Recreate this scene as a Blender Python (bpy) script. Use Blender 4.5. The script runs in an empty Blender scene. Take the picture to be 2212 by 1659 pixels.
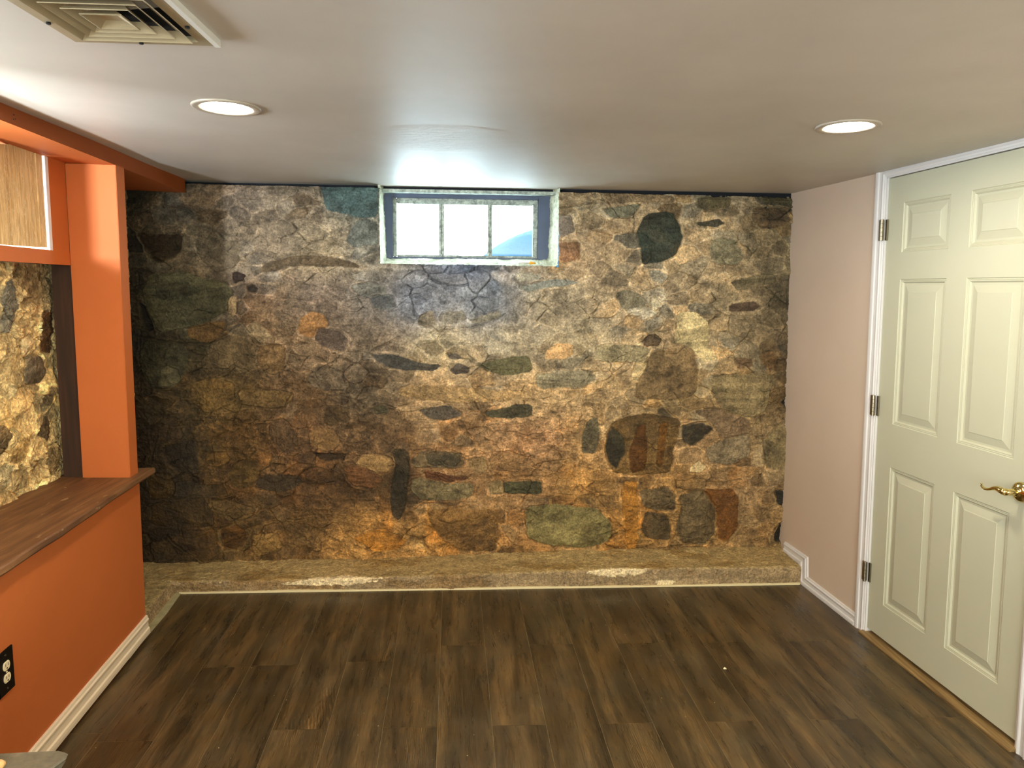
import bpy, bmesh, math, random
import numpy as np
from mathutils import Vector, Matrix
random.seed(7)
C = bpy.context.scene

# ---------------------------------------------------------------- camera, exposure, world
def look(pitch, yaw, roll):
    cp, sp, cy, sy = math.cos(pitch), math.sin(pitch), math.cos(yaw), math.sin(yaw)
    f = Vector((sy*cp, cy*cp, -sp)); r = Vector((cy, -sy, 0)); d = f.cross(r)
    cr, sr = math.cos(roll), math.sin(roll)
    r2 = cr*r + sr*d; d2 = -sr*r + cr*d
    return Matrix((r2, -d2, -f)).transposed()
cam = bpy.data.cameras.new('camera'); co = bpy.data.objects.new('camera', cam)
C.collection.objects.link(co); C.camera = co
cam.sensor_fit = 'HORIZONTAL'; cam.sensor_width = 36.0; cam.lens = 1533.92/2212*36.0
cam.clip_start = 0.02
co.matrix_world = Matrix.Translation((0, 0, 1.60)) @ look(0.133323142, 0.0506813356, -0.0120923784).to_4x4()
C.view_settings.view_transform = 'Standard'; C.view_settings.look = 'None'
C.view_settings.exposure = 1.78; C.view_settings.gamma = 1.0
try: C.view_settings.use_curve_mapping = False
except Exception: pass
C.cycles.max_bounces = 5; C.cycles.diffuse_bounces = 4; C.cycles.glossy_bounces = 2
C.cycles.use_adaptive_sampling = True; C.cycles.adaptive_threshold = 0.045; C.cycles.adaptive_min_samples = 24
C.cycles.caustics_reflective = False; C.cycles.caustics_refractive = False
C.cycles.transparent_max_bounces = 8
C.cycles.use_denoising = True
C.cycles.sample_clamp_indirect = 6.0

def lin(c):
    return [((v/255.0)/12.92 if v/255.0 <= 0.04045 else ((v/255.0+0.055)/1.055)**2.4) for v in c]
w = bpy.data.worlds.new('sky'); C.world = w; w.use_nodes = True
wb = w.node_tree.nodes['Background']
wb.inputs['Color'].default_value = (0.80, 0.92, 1.0, 1); wb.inputs['Strength'].default_value = 11.0
LAMP = 80.0          # strength of the recessed lamps' lit discs
def area(name, loc, rot, sx, sy, power, col):
    l = bpy.data.lights.new(name, 'AREA'); l.shape = 'RECTANGLE'; l.size = sx; l.size_y = sy
    l.energy = power; l.color = col
    o = bpy.data.objects.new(name, l); C.collection.objects.link(o); o.location = loc; o.rotation_euler = rot
    return o
# added fill light behind the camera, and daylight of the open half of the side window
area('rear_fill_light', (0.35, -2.1, 1.35), (math.radians(90), 0, 0), 2.2, 1.3, 42, (0.88, 1.0, 0.93))
area('side_window_daylight', (-1.287-.0686*1.5-.308, 1.5, 1.767), (math.radians(98), 0, math.radians(-9)), 0.07, 0.05, 3.6, (0.86, 0.94, 1.0)).data.spread = math.radians(95)

for nm, loc, rot, sx, sy in (('window_portal', (-.065, 4.21, 1.93), (math.radians(-90), 0, 0), .84, .36), ('side_window_portal', (-2.07, 1.8, 1.92), (0, math.radians(-90), 0), .42, 2.3)):
    p_ = area(nm, loc, rot, sx, sy, 1, (1, 1, 1)); p_.data.cycles.is_portal = True

# ---------------------------------------------------------------- helpers
def Zc(y): return 2.138 + 0.0111*(y-3.0)
def RW(s, z, d=0.0):            # right wall: distance s into the room, height z, d out of the wall
    y = s + 0.033*(z-1.0)
    return Vector((2.0785 - 0.07285*y - 0.01025*z - d, y, z))
def LX(y, z, d=0.0): return -1.287 - 0.0686*y + 0.0127*z - d
def LW(y, z, d=0.0): return Vector((LX(y, z, d), y, z))   # left wall plane, d away from the room

def link(name, me, parent=None):
    o = bpy.data.objects.new(name, me); C.collection.objects.link(o)
    if parent: o.parent = parent
    return o
def tag(o, label=None, cat=None, group=None, kind=None):
    if label: o['label'] = label
    if cat: o['category'] = cat
    if group: o['group'] = group
    if kind: o['kind'] = kind
    return o
def empty(name, loc):
    o = bpy.data.objects.new(name, None); C.collection.objects.link(o); o.location = loc
    bpy.context.view_layer.update(); return o
class MB:
    """collects shapes, builds ONE mesh object"""
    def __init__(s): s.bm = bmesh.new()
    def hexa(s, p):             # 8 points: bottom loop 0-3, top loop 4-7
        v = [s.bm.verts.new(q) for q in p]
        for f in ((0,3,2,1),(4,5,6,7),(0,1,5,4),(1,2,6,5),(2,3,7,6),(3,0,4,7)): s.bm.faces.new([v[i] for i in f])
        return v
    def box(s, a, b):
        x0,y0,z0 = a; x1,y1,z1 = b
        return s.hexa([(x0,y0,z0),(x1,y0,z0),(x1,y1,z0),(x0,y1,z0),(x0,y0,z1),(x1,y0,z1),(x1,y1,z1),(x0,y1,z1)])
    def wbox(s, F, a0, a1, z0, z1, d0, d1):   # box on a wall function
        return s.hexa([F(a0,z0,d0),F(a1,z0,d0),F(a1,z0,d1),F(a0,z0,d1),F(a0,z1,d0),F(a1,z1,d0),F(a1,z1,d1),F(a0,z1,d1)])
    def loft(s, rings, closed=True, caps=True):
        vr = [[s.bm.verts.new(p) for p in r] for r in rings]; n = len(vr[0])
        for a, b in zip(vr[:-1], vr[1:]):
            for i in range(n if closed else n-1):
                s.bm.faces.new((a[i], a[(i+1)%n], b[(i+1)%n], b[i]))
        if caps and closed: s.bm.faces.new(vr[0][::-1]); s.bm.faces.new(vr[-1])
        return vr
    def tube(s, pts, radii, n=16):
        rings = []; pts = [Vector(p) for p in pts]
        for i, p in enumerate(pts):
            t = (pts[min(i+1, len(pts)-1)] - pts[max(i-1, 0)]).normalized()
            up = Vector((0,0,1)) if abs(t.z) < .9 else Vector((0,1,0))
            a = t.cross(up).normalized(); b = t.cross(a)
            r = radii[i] if hasattr(radii, '__len__') else radii
            rr = r if hasattr(r, '__len__') else (r, r)
            rings.append([p + a*math.cos(k*2*math.pi/n)*rr[0] + b*math.sin(k*2*math.pi/n)*rr[1] for k in range(n)])
        return s.loft(rings)
    def disc_lathe(s, c, prof, n=48, axis='z'):   # prof: (radius, height) pairs
        rings = []
        for r, h in prof:
            rings.append([Vector(c) + Vector((r*math.cos(k*2*math.pi/n), r*math.sin(k*2*math.pi/n), h)) for k in range(n)])
        return s.loft(rings, caps=False)
    def build(s, name, mat, parent=None, bevel=0, smooth=False, seg=2):
        bmesh.ops.recalc_face_normals(s.bm, faces=s.bm.faces[:])
        if bevel:
            bmesh.ops.bevel(s.bm, geom=[e for e in s.bm.edges if e.calc_face_angle(0) > 0.5], offset=bevel, segments=seg, affect='EDGES', clamp_overlap=True)
        me = bpy.data.meshes.new(name); s.bm.to_mesh(me); s.bm.free()
        if smooth:
            for p in me.polygons: p.use_smooth = True
        me.materials.append(mat)
        o = link(name, me)
        if parent:
            o.parent = parent; o.matrix_parent_inverse = parent.matrix_world.inverted()
        return o

# node material helpers
class NM:
    def __init__(s, name):
        s.m = bpy.data.materials.new(name); s.m.use_nodes = True; s.t = s.m.node_tree
        s.b = s.t.nodes['Principled BSDF']
    def n(s, kind, **kw):
        x = s.t.nodes.new('ShaderNode'+kind)
        for k, v in kw.items():
            if k in x.inputs: x.inputs[k].default_value = v
            else: setattr(x, k, v)
        return x
    def l(s, a, b): s.t.links.new(a, b)
    def coords(s, scale=(1,1,1), src='Object', loc=(0,0,0)):
        c = s.n('TexCoord'); m = s.n('Mapping'); s.l(c.outputs[src], m.inputs['Vector'])
        m.inputs['Scale'].default_value = scale; m.inputs['Location'].default_value = loc
        return m.outputs['Vector']
    def noise(s, vec, scale, detail=4, rough=0.5, dist=0):
        x = s.n('TexNoise'); s.l(vec, x.inputs['Vector']); x.inputs['Scale'].default_value = scale
        x.inputs['Detail'].default_value = detail; x.inputs['Roughness'].default_value = rough; x.inputs['Distortion'].default_value = dist
        return x.outputs['Fac']
    def ramp(s, fac, stops):
        r = s.n('ValToRGB'); s.l(fac, r.inputs['Fac']); e = r.color_ramp.elements
        while len(e) < len(stops): e.new(0.5)
        for i, (p, c) in enumerate(stops):
            e[i].position = p; e[i].color = (*(c if isinstance(c[0], float) else lin(c)), 1)
        return r.outputs['Color']
    def mix(s, fac, a, b, mode='MIX'):
        x = s.n('Mix', data_type='RGBA', blend_type=mode)
        for v, i in ((fac, 0), (a, 6), (b, 7)):
            if hasattr(v, 'is_linked') or hasattr(v, 'links'): s.l(v, x.inputs[i])
            else: x.inputs[i].default_value = v if i == 0 else (*v, 1)
        return x.outputs[2]
    def math(s, op, a, b=0.0, c=None):
        x = s.n('Math', operation=op)
        for i, v in enumerate((a, b, c)):
            if v is None: continue
            if hasattr(v, 'links'): s.l(v, x.inputs[i])
            else: x.inputs[i].default_value = v
        return x.outputs[0]
    def bump(s, h, strength, dist, prev=None):
        x = s.n('Bump'); x.inputs['Strength'].default_value = strength; x.inputs['Distance'].default_value = dist
        s.l(h, x.inputs['Height'])
        if prev: s.l(prev, x.inputs['Normal'])
        s.l(x.outputs['Normal'], s.b.inputs['Normal']); return x.outputs['Normal']
    def col(s, c):
        if hasattr(c, 'links'): s.l(c, s.b.inputs['Base Color'])
        else: s.b.inputs['Base Color'].default_value = (*lin(c), 1)
    def rough(s, r, metal=0.0, spec=0.5):
        if hasattr(r, 'links'): s.l(r, s.b.inputs['Roughness'])
        else: s.b.inputs['Roughness'].default_value = r
        s.b.inputs['Metallic'].default_value = metal; s.b.inputs['Specular IOR Level'].default_value = spec

def paint(name, c, var=0.06, rough=0.55, bscale=220, bstr=0.12, spec=0.4):
    m = NM(name); v = m.coords(); a = lin(c)
    f = m.noise(v, 2.2, 5, 0.6)
    m.col(m.ramp(f, [(0.3, tuple(float(x*(1-var)) for x in a)), (0.7, tuple(float(min(1, x*(1+var))) for x in a))]))
    m.rough(rough, spec=spec); m.bump(m.noise(v, bscale, 3), bstr, 0.002); return m.m
M = {}
M['orange'] = paint('orange_paint', (190, 102, 48), 0.05, 0.6)
M['beige'] = paint('pink_beige_paint', (216, 196, 178), 0.03, 0.65)
M['white'] = paint('white_gloss_paint', (226, 224, 226), 0.03, 0.35, 90, 0.05)
M['cream'] = paint('cream_plastic', (238, 222, 182), 0.02, 0.35, 90, 0.0)
M['door'] = paint('door_paint', (198, 198, 176), 0.02, 0.42, 300, 0.10)
M['black'] = paint('black_plastic', (8, 8, 9), 0.02, 0.3, 90, 0.0)
M['gap'] = paint('gap_shade', (14, 18, 26), 0.2, 0.9)  # near-black paint standing in for the shade inside gaps
M['ventpaint'] = paint('vent_paint', (160, 146, 118), 0.05, 0.45)
M['ventdark'] = paint('vent_duct', (10, 10, 9), 0.05, 0.9)
M['ventlit'] = paint('vent_edge_lit', (225, 225, 220), 0.03, 0.45)  # lit side of the flange, its brightness put into the paint
M['trimring'] = paint('light_trim', (176, 166, 152), 0.02, 0.35, 90, 0.0)
M['frame_dark'] = paint('dark_frame', (70, 82, 108), 0.25, 0.5, 60, 0.3)  # bluish lift puts the window's flare into the frame colour
def metal(name, c, r):
    m = NM(name); m.col(c); m.rough(r, 1.0); return m.m
M['brass'] = metal('polished_brass', (226, 204, 136), 0.12)
M['nickel'] = metal('brushed_nickel', (150, 140, 120), 0.35)
m = NM('lamp_diffuser'); m.col((255, 240, 220)); m.b.inputs['Emission Color'].default_value = (1.0, 0.86, 0.64, 1)
m.b.inputs['Emission Strength'].default_value = LAMP; M['lit'] = m.m
# ceiling paint: satin, with a scraped plaster repair in front of the window
m = NM('ceiling_paint'); v = m.coords()
base = m.ramp(m.noise(v, 1.6, 5, 0.6), [(0.3, (192, 185, 176)), (0.7, (206, 199, 190))])
m.col(base); m.rough(0.48, spec=0.35)
vs = m.coords((1.2, 9, 1)); nb = m.bump(m.noise(vs, 1.2, 3, 0.5), 0.10, 0.006)
sep = m.n('SeparateXYZ'); m.l(m.coords(), sep.inputs[0])
dx = m.math('DIVIDE', m.math('SUBTRACT', sep.outputs[0], -0.12), 0.30); dy = m.math('DIVIDE', m.math('SUBTRACT', sep.outputs[1], 2.70), 0.24)
rr = m.math('ADD', m.math('MULTIPLY', dx, dx), m.math('MULTIPLY', dy, dy))
mask = m.n('MapRange'); m.l(rr, mask.inputs[0]); mask.inputs[1].default_value = 1.2; mask.inputs[2].default_value = 0.2
pn = m.math('MULTIPLY', m.noise(m.coords((3, 9, 1)), 4, 6, 0.65, 1.2), mask.outputs[0])
nb = m.bump(pn, 0.7, 0.02, nb); M['ceiling'] = m.m
# stone: vertex tone of each stone, fine mineral grain from noise
def stone_mat(name, gain=1.0, wet=0.72):
    m = NM(name); v = m.coords(); a = m.n('Attribute', attribute_name='tone')
    g1 = m.noise(v, 95, 3, 0.7); g2 = m.noise(v, 26, 3, 0.65, 0.6)
    hs = m.n('HueSaturation'); hs.inputs['Saturation'].default_value = 1.02; m.l(a.outputs['Color'], hs.inputs['Color'])
    c = m.mix(1.0, hs.outputs[0], m.ramp(g1, [(0.3, (0.58*gain,)*3), (0.5, (1.0*gain,)*3), (0.7, (1.55*gain,)*3)]), 'MULTIPLY')
    c = m.mix(1.0, c, m.ramp(g2, [(0.3, (0.72, 0.70, 0.68)), (0.68, (1.30, 1.28, 1.22))]), 'MULTIPLY')
    m.col(c); m.rough(wet, spec=0.35)
    nb = m.bump(g1, 1.0, 0.007); nb = m.bump(g2, 0.8, 0.011, nb)
    return m.m
M['stone'] = stone_mat('rubble_stone', 1.0)
M['stone_left'] = stone_mat('side_rubble_stone', 1.0)
M['curb'] = stone_mat('curb_concrete', 1.0)

# traced stones and hollows painted shade-dark (sRGB tone, relief in mm, outline on the wall in m), cracks and broad wall tones
STONES = [
 ((45,32,14),2,[(-1.794,1.874),(-1.563,1.864),(-1.563,1.786),(-1.61,1.739),(-1.693,1.709),(-1.721,1.725),(-1.761,1.79)]),
 ((72,68,48),14,[(-1.738,1.659),(-1.577,1.669),(-1.455,1.641),(-1.34,1.613),(-1.314,1.562),(-1.344,1.465),(-1.463,1.387),(-1.565,1.371),(-1.677,1.348),(-1.72,1.362),(-1.755,1.446),(-1.778,1.549)]),
 ((50,46,30),12,[(-1.773,1.295),(-1.693,1.308),(-1.582,1.289),(-1.553,1.229),(-1.573,1.131),(-1.604,1.07),(-1.702,1.04),(-1.76,1.062),(-1.8,1.145),(-1.804,1.242)]),
 ((92,84,60),16,[(-1.699,1.14),(-1.666,1.171),(-1.611,1.141),(-1.596,1.078),(-1.651,1.045),(-1.699,1.065)]),
 ((98,86,70),4,[(-1.476,1.912),(-1.411,1.92),(-1.362,1.841),(-1.276,1.835),(-1.278,1.732),(-1.294,1.688),(-1.411,1.671),(-1.487,1.758),(-1.5,1.831)]),
 ((62,80,80),6,[(-0.844,2.142),(-0.538,2.149),(-0.534,1.973),(-0.626,1.966),(-0.724,1.989),(-0.81,2.004),(-0.828,2.077)]),
 ((95,98,92),4,[(-0.663,1.946),(-0.601,1.971),(-0.535,1.943),(-0.533,1.825),(-0.652,1.81),(-0.714,1.846)]),
 ((90,76,58),8,[(-1.17,1.682),(-1.14,1.719),(-1.042,1.75),(-0.968,1.766),(-0.702,1.748),(-0.628,1.719),(-0.641,1.704),(-0.827,1.706),(-1.011,1.701),(-1.073,1.673),(-1.158,1.667)]),
 ((130,108,85),5,[(-1.188,1.526),(-1.106,1.489),(-1.085,1.43),(-1.042,1.393),(-1.141,1.362),(-1.191,1.421),(-1.204,1.496)]),
 ((165,145,115),14,[(-1.258,1.376),(-1.198,1.421),(-1.141,1.369),(-1.095,1.33),(-1.142,1.289),(-1.186,1.299),(-1.23,1.329)]),
 ((152,130,100),12,[(-1.334,1.539),(-1.312,1.554),(-1.291,1.54),(-1.292,1.465),(-1.308,1.428),(-1.339,1.457)]),
 ((155,116,75),5,[(-0.952,1.431),(-0.899,1.464),(-0.825,1.447),(-0.804,1.392),(-0.842,1.339),(-0.917,1.323),(-0.968,1.353)]),
 ((88,66,38),8,[(-1.558,1.371),(-1.418,1.404),(-1.352,1.412),(-1.346,1.373),(-1.406,1.312),(-1.458,1.287),(-1.523,1.304),(-1.552,1.334)]),
 ((100,84,60),9,[(-1.451,1.282),(-1.347,1.335),(-1.259,1.328),(-1.195,1.253),(-1.182,1.178),(-1.279,1.124),(-1.382,1.132),(-1.441,1.146)]),
 ((122,98,68),5,[(-1.172,1.276),(-1.088,1.292),(-1.037,1.27),(-1.054,1.133),(-1.129,1.125),(-1.175,1.155),(-1.188,1.216)]),
 ((118,100,80),6,[(-0.977,1.293),(-0.843,1.293),(-0.806,1.241),(-0.829,1.187),(-0.919,1.21),(-0.985,1.262)]),
 ((105,92,76),8,[(-0.92,1.11),(-0.867,1.179),(-0.739,1.17),(-0.698,1.042),(-0.831,1.034),(-0.906,1.057)]),
 ((90,78,70),6,[(-0.856,1.379),(-0.752,1.362),(-0.693,1.317),(-0.716,1.249),(-0.828,1.271),(-0.887,1.316)]),
 ((48,36,30),-14,[(-1.309,1.665),(-1.28,1.673),(-1.232,1.656),(-1.249,1.627),(-1.294,1.611),(-1.31,1.633)]),
 ((45,38,32),-12,[(-1.24,1.597),(-1.208,1.612),(-1.177,1.588),(-1.197,1.563),(-1.236,1.567)]),
 ((20,15,10),-35,[(-1.796,1.504),(-1.77,1.488),(-1.76,1.438),(-1.734,1.362),(-1.761,1.347),(-1.789,1.379),(-1.801,1.438)]),
 ((110,108,100),5,[(-0.679,1.606),(-0.579,1.63),(-0.48,1.589),(-0.505,1.551),(-0.63,1.544)]),
 ((84,86,86),6,[(-0.58,1.55),(-0.467,1.561),(-0.43,1.501),(-0.506,1.48),(-0.566,1.495)]),
 ((150,145,130),7,[(0.204,1.678),(0.25,1.691),(0.342,1.687),(0.358,1.665),(0.327,1.642),(0.235,1.635)]),
 ((128,130,122),6,[(0.235,1.61),(0.428,1.663),(0.544,1.644),(0.566,1.629),(0.39,1.612),(0.274,1.58)]),
 ((62,62,60),7,[(-0.578,1.242),(-0.454,1.235),(-0.34,1.197),(-0.187,1.175),(-0.226,1.144),(-0.379,1.143),(-0.485,1.166),(-0.538,1.196)]),
 ((72,66,62),6,[(-0.149,1.152),(-0.103,1.191),(-0.041,1.168),(-0.041,1.129),(-0.126,1.126)]),
 ((88,85,60),8,[(-0.011,1.176),(0.123,1.215),(0.302,1.231),(0.319,1.138),(0.163,1.114),(0.046,1.145)]),
 ((192,156,112),9,[(0.387,1.255),(0.433,1.299),(0.535,1.295),(0.544,1.233),(0.474,1.209),(0.38,1.206)]),
 ((100,92,82),5,[(-0.165,1.237),(-0.111,1.245),(-0.065,1.211),(-0.149,1.206)]),
 ((128,122,110),6,[(-0.19,1.466),(-0.076,1.485),(-0.05,1.429),(-0.157,1.403),(-0.208,1.428)]),
 ((118,108,92),5,[(-0.317,1.452),(-0.241,1.483),(-0.218,1.402),(-0.266,1.376),(-0.322,1.401)]),
 ((132,126,112),6,[(-0.037,1.429),(0.116,1.487),(0.134,1.456),(0.078,1.423),(-0.012,1.409)]),
 ((44,52,44),11,[(0.928,2.018),(1.077,2.043),(1.135,1.953),(1.152,1.89),(1.108,1.798),(1.015,1.75),(0.913,1.741),(0.902,1.825),(0.877,1.908)]),
 ((122,115,92),8,[(1.303,1.893),(1.449,1.895),(1.496,1.788),(1.463,1.749),(1.343,1.755),(1.29,1.808)]),
 ((58,58,48),3,[(1.213,1.978),(1.341,2.003),(1.382,1.981),(1.335,1.952),(1.221,1.962)]),
 ((84,76,54),7,[(1.216,2.114),(1.286,2.123),(1.416,2.118),(1.41,2.073),(1.274,2.04),(1.218,2.061)]),
 ((112,110,92),6,[(0.684,2.043),(0.779,2.06),(0.911,2.078),(0.866,2.009),(0.739,1.992)]),
 ((108,99,90),6,[(0.438,2.008),(0.522,2.01),(0.539,1.91),(0.455,1.878)]),
 ((142,106,78),8,[(0.448,1.863),(0.571,1.858),(0.573,1.767),(0.457,1.742)]),
 ((142,124,98),7,[(0.436,2.128),(0.643,2.132),(0.568,2.056),(0.437,2.046)]),
 ((122,104,80),5,[(0.679,2.126),(0.891,2.14),(1.1,2.119),(1.081,2.079),(0.919,2.085),(0.712,2.071)]),
 ((72,66,46),8,[(1.575,2.129),(1.815,2.127),(1.809,2.096),(1.657,2.085),(1.592,2.099)]),
 ((98,80,58),8,[(1.545,2.075),(1.722,2.056),(1.773,1.995),(1.615,1.944),(1.548,2.007)]),
 ((105,95,72),9,[(1.419,1.655),(1.674,1.713),(1.701,1.651),(1.469,1.602)]),
 ((78,62,50),3,[(1.424,1.523),(1.552,1.548),(1.618,1.517),(1.555,1.485),(1.426,1.484)]),
 ((125,118,98),6,[(0.767,1.578),(0.83,1.61),(0.941,1.565),(0.943,1.503),(0.817,1.494)]),
 ((192,180,152),8,[(0.973,1.549),(1.005,1.56),(1.046,1.511),(0.983,1.488)]),
 ((200,182,138),10,[(1.126,1.481),(1.23,1.49),(1.316,1.41),(1.301,1.292),(1.371,1.221),(1.281,1.197),(1.205,1.292),(1.108,1.307)]),
 ((114,94,66),13,[(0.998,1.259),(1.221,1.276),(1.257,1.173),(1.247,1.015),(1.127,0.982),(0.893,0.99),(0.907,1.093),(0.967,1.204)]),
 ((185,165,125),8,[(0.904,1.209),(0.969,1.243),(0.966,1.177),(0.915,1.093),(0.872,1.085),(0.881,1.151)]),
 ((125,110,80),9,[(1.335,1.11),(1.407,1.134),(1.651,1.143),(1.703,1.096),(1.677,0.94),(1.576,0.873),(1.41,0.927),(1.347,1.02)]),
 ((92,75,58),6,[(0.916,1.329),(0.995,1.361),(1.043,1.33),(1.029,1.283),(0.949,1.282)]),
 ((115,92,68),6,[(1.476,1.23),(1.566,1.222),(1.576,1.175),(1.487,1.167)]),
 ((110,85,55),7,[(1.614,1.247),(1.695,1.271),(1.73,1.215),(1.7,1.159),(1.633,1.175)]),
 ((150,141,116),9,[(0.327,1.123),(0.444,1.141),(0.64,1.155),(0.681,1.1),(0.603,1.053),(0.341,1.044)]),
 ((154,142,112),9,[(0.677,1.296),(0.933,1.298),(0.99,1.259),(0.92,1.196),(0.663,1.202)]),
 ((30,28,22),-14,[(1.778,1.574),(1.825,1.614),(1.832,1.417),(1.793,1.425)]),
 ((35,30,25),-10,[(1.782,1.823),(1.823,1.816),(1.827,1.739),(1.785,1.754)]),
 ((168,140,100),12,[(-0.433,1.045),(-0.348,1.071),(0.265,1.031),(0.273,0.992),(0.009,0.96),(-0.349,0.983),(-0.425,1.007)]),
 ((82,76,68),6,[(-0.331,0.929),(-0.149,0.96),(-0.071,0.898),(-0.164,0.866),(-0.272,0.882)]),
 ((160,136,104),9,[(-0.453,0.934),(-0.382,0.96),(-0.177,0.96),(-0.318,0.924),(-0.408,0.913)]),
 ((60,60,46),5,[(0.04,0.913),(0.242,0.961),(0.321,0.953),(0.314,0.89),(0.189,0.874),(0.071,0.882)]),
 ((105,90,66),8,[(-0.365,0.644),(-0.303,0.699),(-0.086,0.69),(-0.055,0.635),(-0.078,0.595),(-0.288,0.596),(-0.358,0.605)]),
 ((78,70,54),9,[(-0.28,0.678),(-0.104,0.683),(-0.078,0.635),(-0.112,0.603),(-0.267,0.61)]),
 ((147,122,86),7,[(-0.039,0.651),(0.057,0.658),(0.066,0.594),(0.019,0.555),(-0.039,0.595)]),
 ((135,105,72),6,[(0.073,0.634),(0.128,0.69),(0.246,0.681),(0.325,0.633),(0.31,0.561),(0.089,0.586)]),
 ((108,97,70),10,[(-0.358,0.534),(-0.304,0.549),(-0.226,0.517),(-0.007,0.515),(-0.022,0.435),(-0.148,0.412),(-0.304,0.414),(-0.366,0.454)]),
 ((140,120,84),7,[(0.082,0.523),(0.158,0.522),(0.159,0.447),(0.074,0.442)]),
 ((54,56,38),8,[(0.158,0.519),(0.374,0.523),(0.378,0.445),(0.159,0.444)]),
 ((80,50,32),2,[(-0.303,0.581),(-0.187,0.572),(-0.031,0.539),(-0.148,0.516),(-0.273,0.533)]),
 ((112,84,48),12,[(-0.273,0.357),(-0.148,0.372),(0.115,0.354),(0.132,0.205),(0.117,0.107),(-0.084,0.11),(-0.202,0.193),(-0.249,0.274)]),
 ((110,102,66),12,[(0.281,0.368),(0.456,0.385),(0.697,0.364),(0.78,0.268),(0.782,0.172),(0.648,0.119),(0.406,0.136),(0.291,0.192)]),
 ((50,43,30),-10,[(-0.473,0.708),(-0.38,0.707),(-0.365,0.597),(-0.381,0.478),(-0.397,0.359),(-0.429,0.295),(-0.475,0.327),(-0.482,0.479),(-0.45,0.597)]),
 ((132,106,70),9,[(-0.629,0.677),(-0.534,0.677),(-0.465,0.645),(-0.473,0.574),(-0.55,0.566),(-0.667,0.614)]),
 ((88,60,36),5,[(-0.744,0.607),(-0.645,0.614),(-0.512,0.535),(-0.569,0.48),(-0.692,0.504)]),
 ((75,60,40),4,[(-0.823,0.952),(-0.702,0.937),(-0.695,0.875),(-0.794,0.833),(-0.839,0.857)]),
 ((75,70,52),5,[(-0.588,0.937),(-0.502,0.96),(-0.479,0.906),(-0.548,0.898)]),
 ((165,114,52),8,[(-0.695,0.199),(-0.537,0.253),(-0.382,0.195),(-0.414,0.131),(-0.58,0.125)]),
 ((96,74,42),13,[(0.746,0.831),(0.832,0.889),(0.968,0.905),(1.081,0.889),(1.171,0.865),(1.136,0.702),(1.116,0.556),(0.938,0.549),(0.776,0.566),(0.728,0.671),(0.728,0.775)]),
 ((42,40,30),14,[(0.741,0.807),(0.772,0.828),(0.835,0.786),(0.856,0.687),(0.825,0.647),(0.799,0.588),(0.761,0.615),(0.733,0.701)]),
 ((74,46,18),12,[(0.914,0.82),(0.959,0.855),(0.978,0.726),(0.967,0.576),(0.881,0.566),(0.872,0.7)]),
 ((100,66,26),13,[(1.047,0.86),(1.093,0.847),(1.082,0.699),(1.063,0.591),(1.03,0.619)]),
 ((46,42,32),6,[(1.172,0.839),(1.285,0.854),(1.37,0.822),(1.305,0.758),(1.233,0.715),(1.18,0.75)]),
 ((90,84,66),6,[(0.593,0.776),(0.63,0.874),(0.694,0.89),(0.704,0.799),(0.682,0.679),(0.602,0.68)]),
 ((132,117,92),12,[(1.315,0.693),(1.406,0.749),(1.568,0.798),(1.59,0.667),(1.469,0.603),(1.345,0.62)]),
 ((188,167,126),9,[(1.229,0.596),(1.277,0.636),(1.324,0.595),(1.287,0.563),(1.227,0.569)]),
 ((112,98,70),14,[(1.699,0.813),(1.822,0.851),(1.826,0.593),(1.694,0.577),(1.647,0.635),(1.661,0.749)]),
 ((92,78,55),10,[(0.94,0.468),(1.102,0.483),(1.153,0.425),(1.148,0.335),(1.025,0.336),(0.951,0.378)]),
 ((72,60,40),10,[(0.976,0.337),(1.091,0.319),(1.134,0.242),(1.128,0.168),(0.997,0.178),(0.954,0.236)]),
 ((85,72,50),15,[(1.169,0.433),(1.299,0.465),(1.388,0.374),(1.394,0.214),(1.328,0.132),(1.195,0.15),(1.143,0.234),(1.189,0.326)]),
 ((96,60,24),6,[(1.308,0.457),(1.482,0.48),(1.527,0.406),(1.535,0.221),(1.463,0.147),(1.403,0.172),(1.397,0.341)]),
 ((150,104,46),3,[(0.841,0.517),(0.93,0.517),(0.941,0.121),(0.876,0.113),(0.846,0.346)]),
 ((12,12,10),-16,[(1.744,0.21),(1.822,0.32),(1.834,0.133),(1.755,0.143)]),
 ((32,31,27),4,[(1.732,0.47),(1.799,0.453),(1.804,0.353),(1.753,0.37)]),
 ((15,14,10),-14,[(1.75,0.97),(1.822,1.01),(1.828,0.886),(1.776,0.938)]),
 ((115,95,72),9,[(1.234,0.921),(1.374,0.937),(1.565,0.873),(1.585,0.797),(1.422,0.757),(1.37,0.83)]),
 ((100,80,50),12,[(-1.304,1.028),(-1.207,1.044),(-1.056,1.029),(-0.997,1.013),(-1.013,0.967),(-1.095,0.939),(-1.284,0.947)]),
 ((85,66,46),8,[(-1.135,0.857),(-1.059,0.883),(-0.986,0.803),(-0.987,0.71),(-1.048,0.671),(-1.1,0.71),(-1.143,0.803)]),
 ((118,92,60),10,[(-0.925,0.81),(-0.789,0.823),(-0.74,0.732),(-0.842,0.694),(-0.912,0.72)]),
 ((48,36,24),-12,[(-0.912,0.694),(-0.715,0.685),(-0.731,0.638),(-0.852,0.647)]),
 ((60,48,33),4,[(-1.212,0.539),(-1.141,0.57),(-0.967,0.561),(-0.945,0.522),(-1.03,0.467),(-1.161,0.476),(-1.22,0.5)]),
 ((98,76,44),10,[(-1.469,0.424),(-1.372,0.423),(-1.223,0.367),(-1.255,0.32),(-1.338,0.295),(-1.449,0.338),(-1.486,0.377)]),
 ((70,50,25),13,[(-1.699,0.228),(-1.558,0.21),(-1.452,0.249),(-1.426,0.106),(-1.502,0.083),(-1.605,0.148)]),
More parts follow.
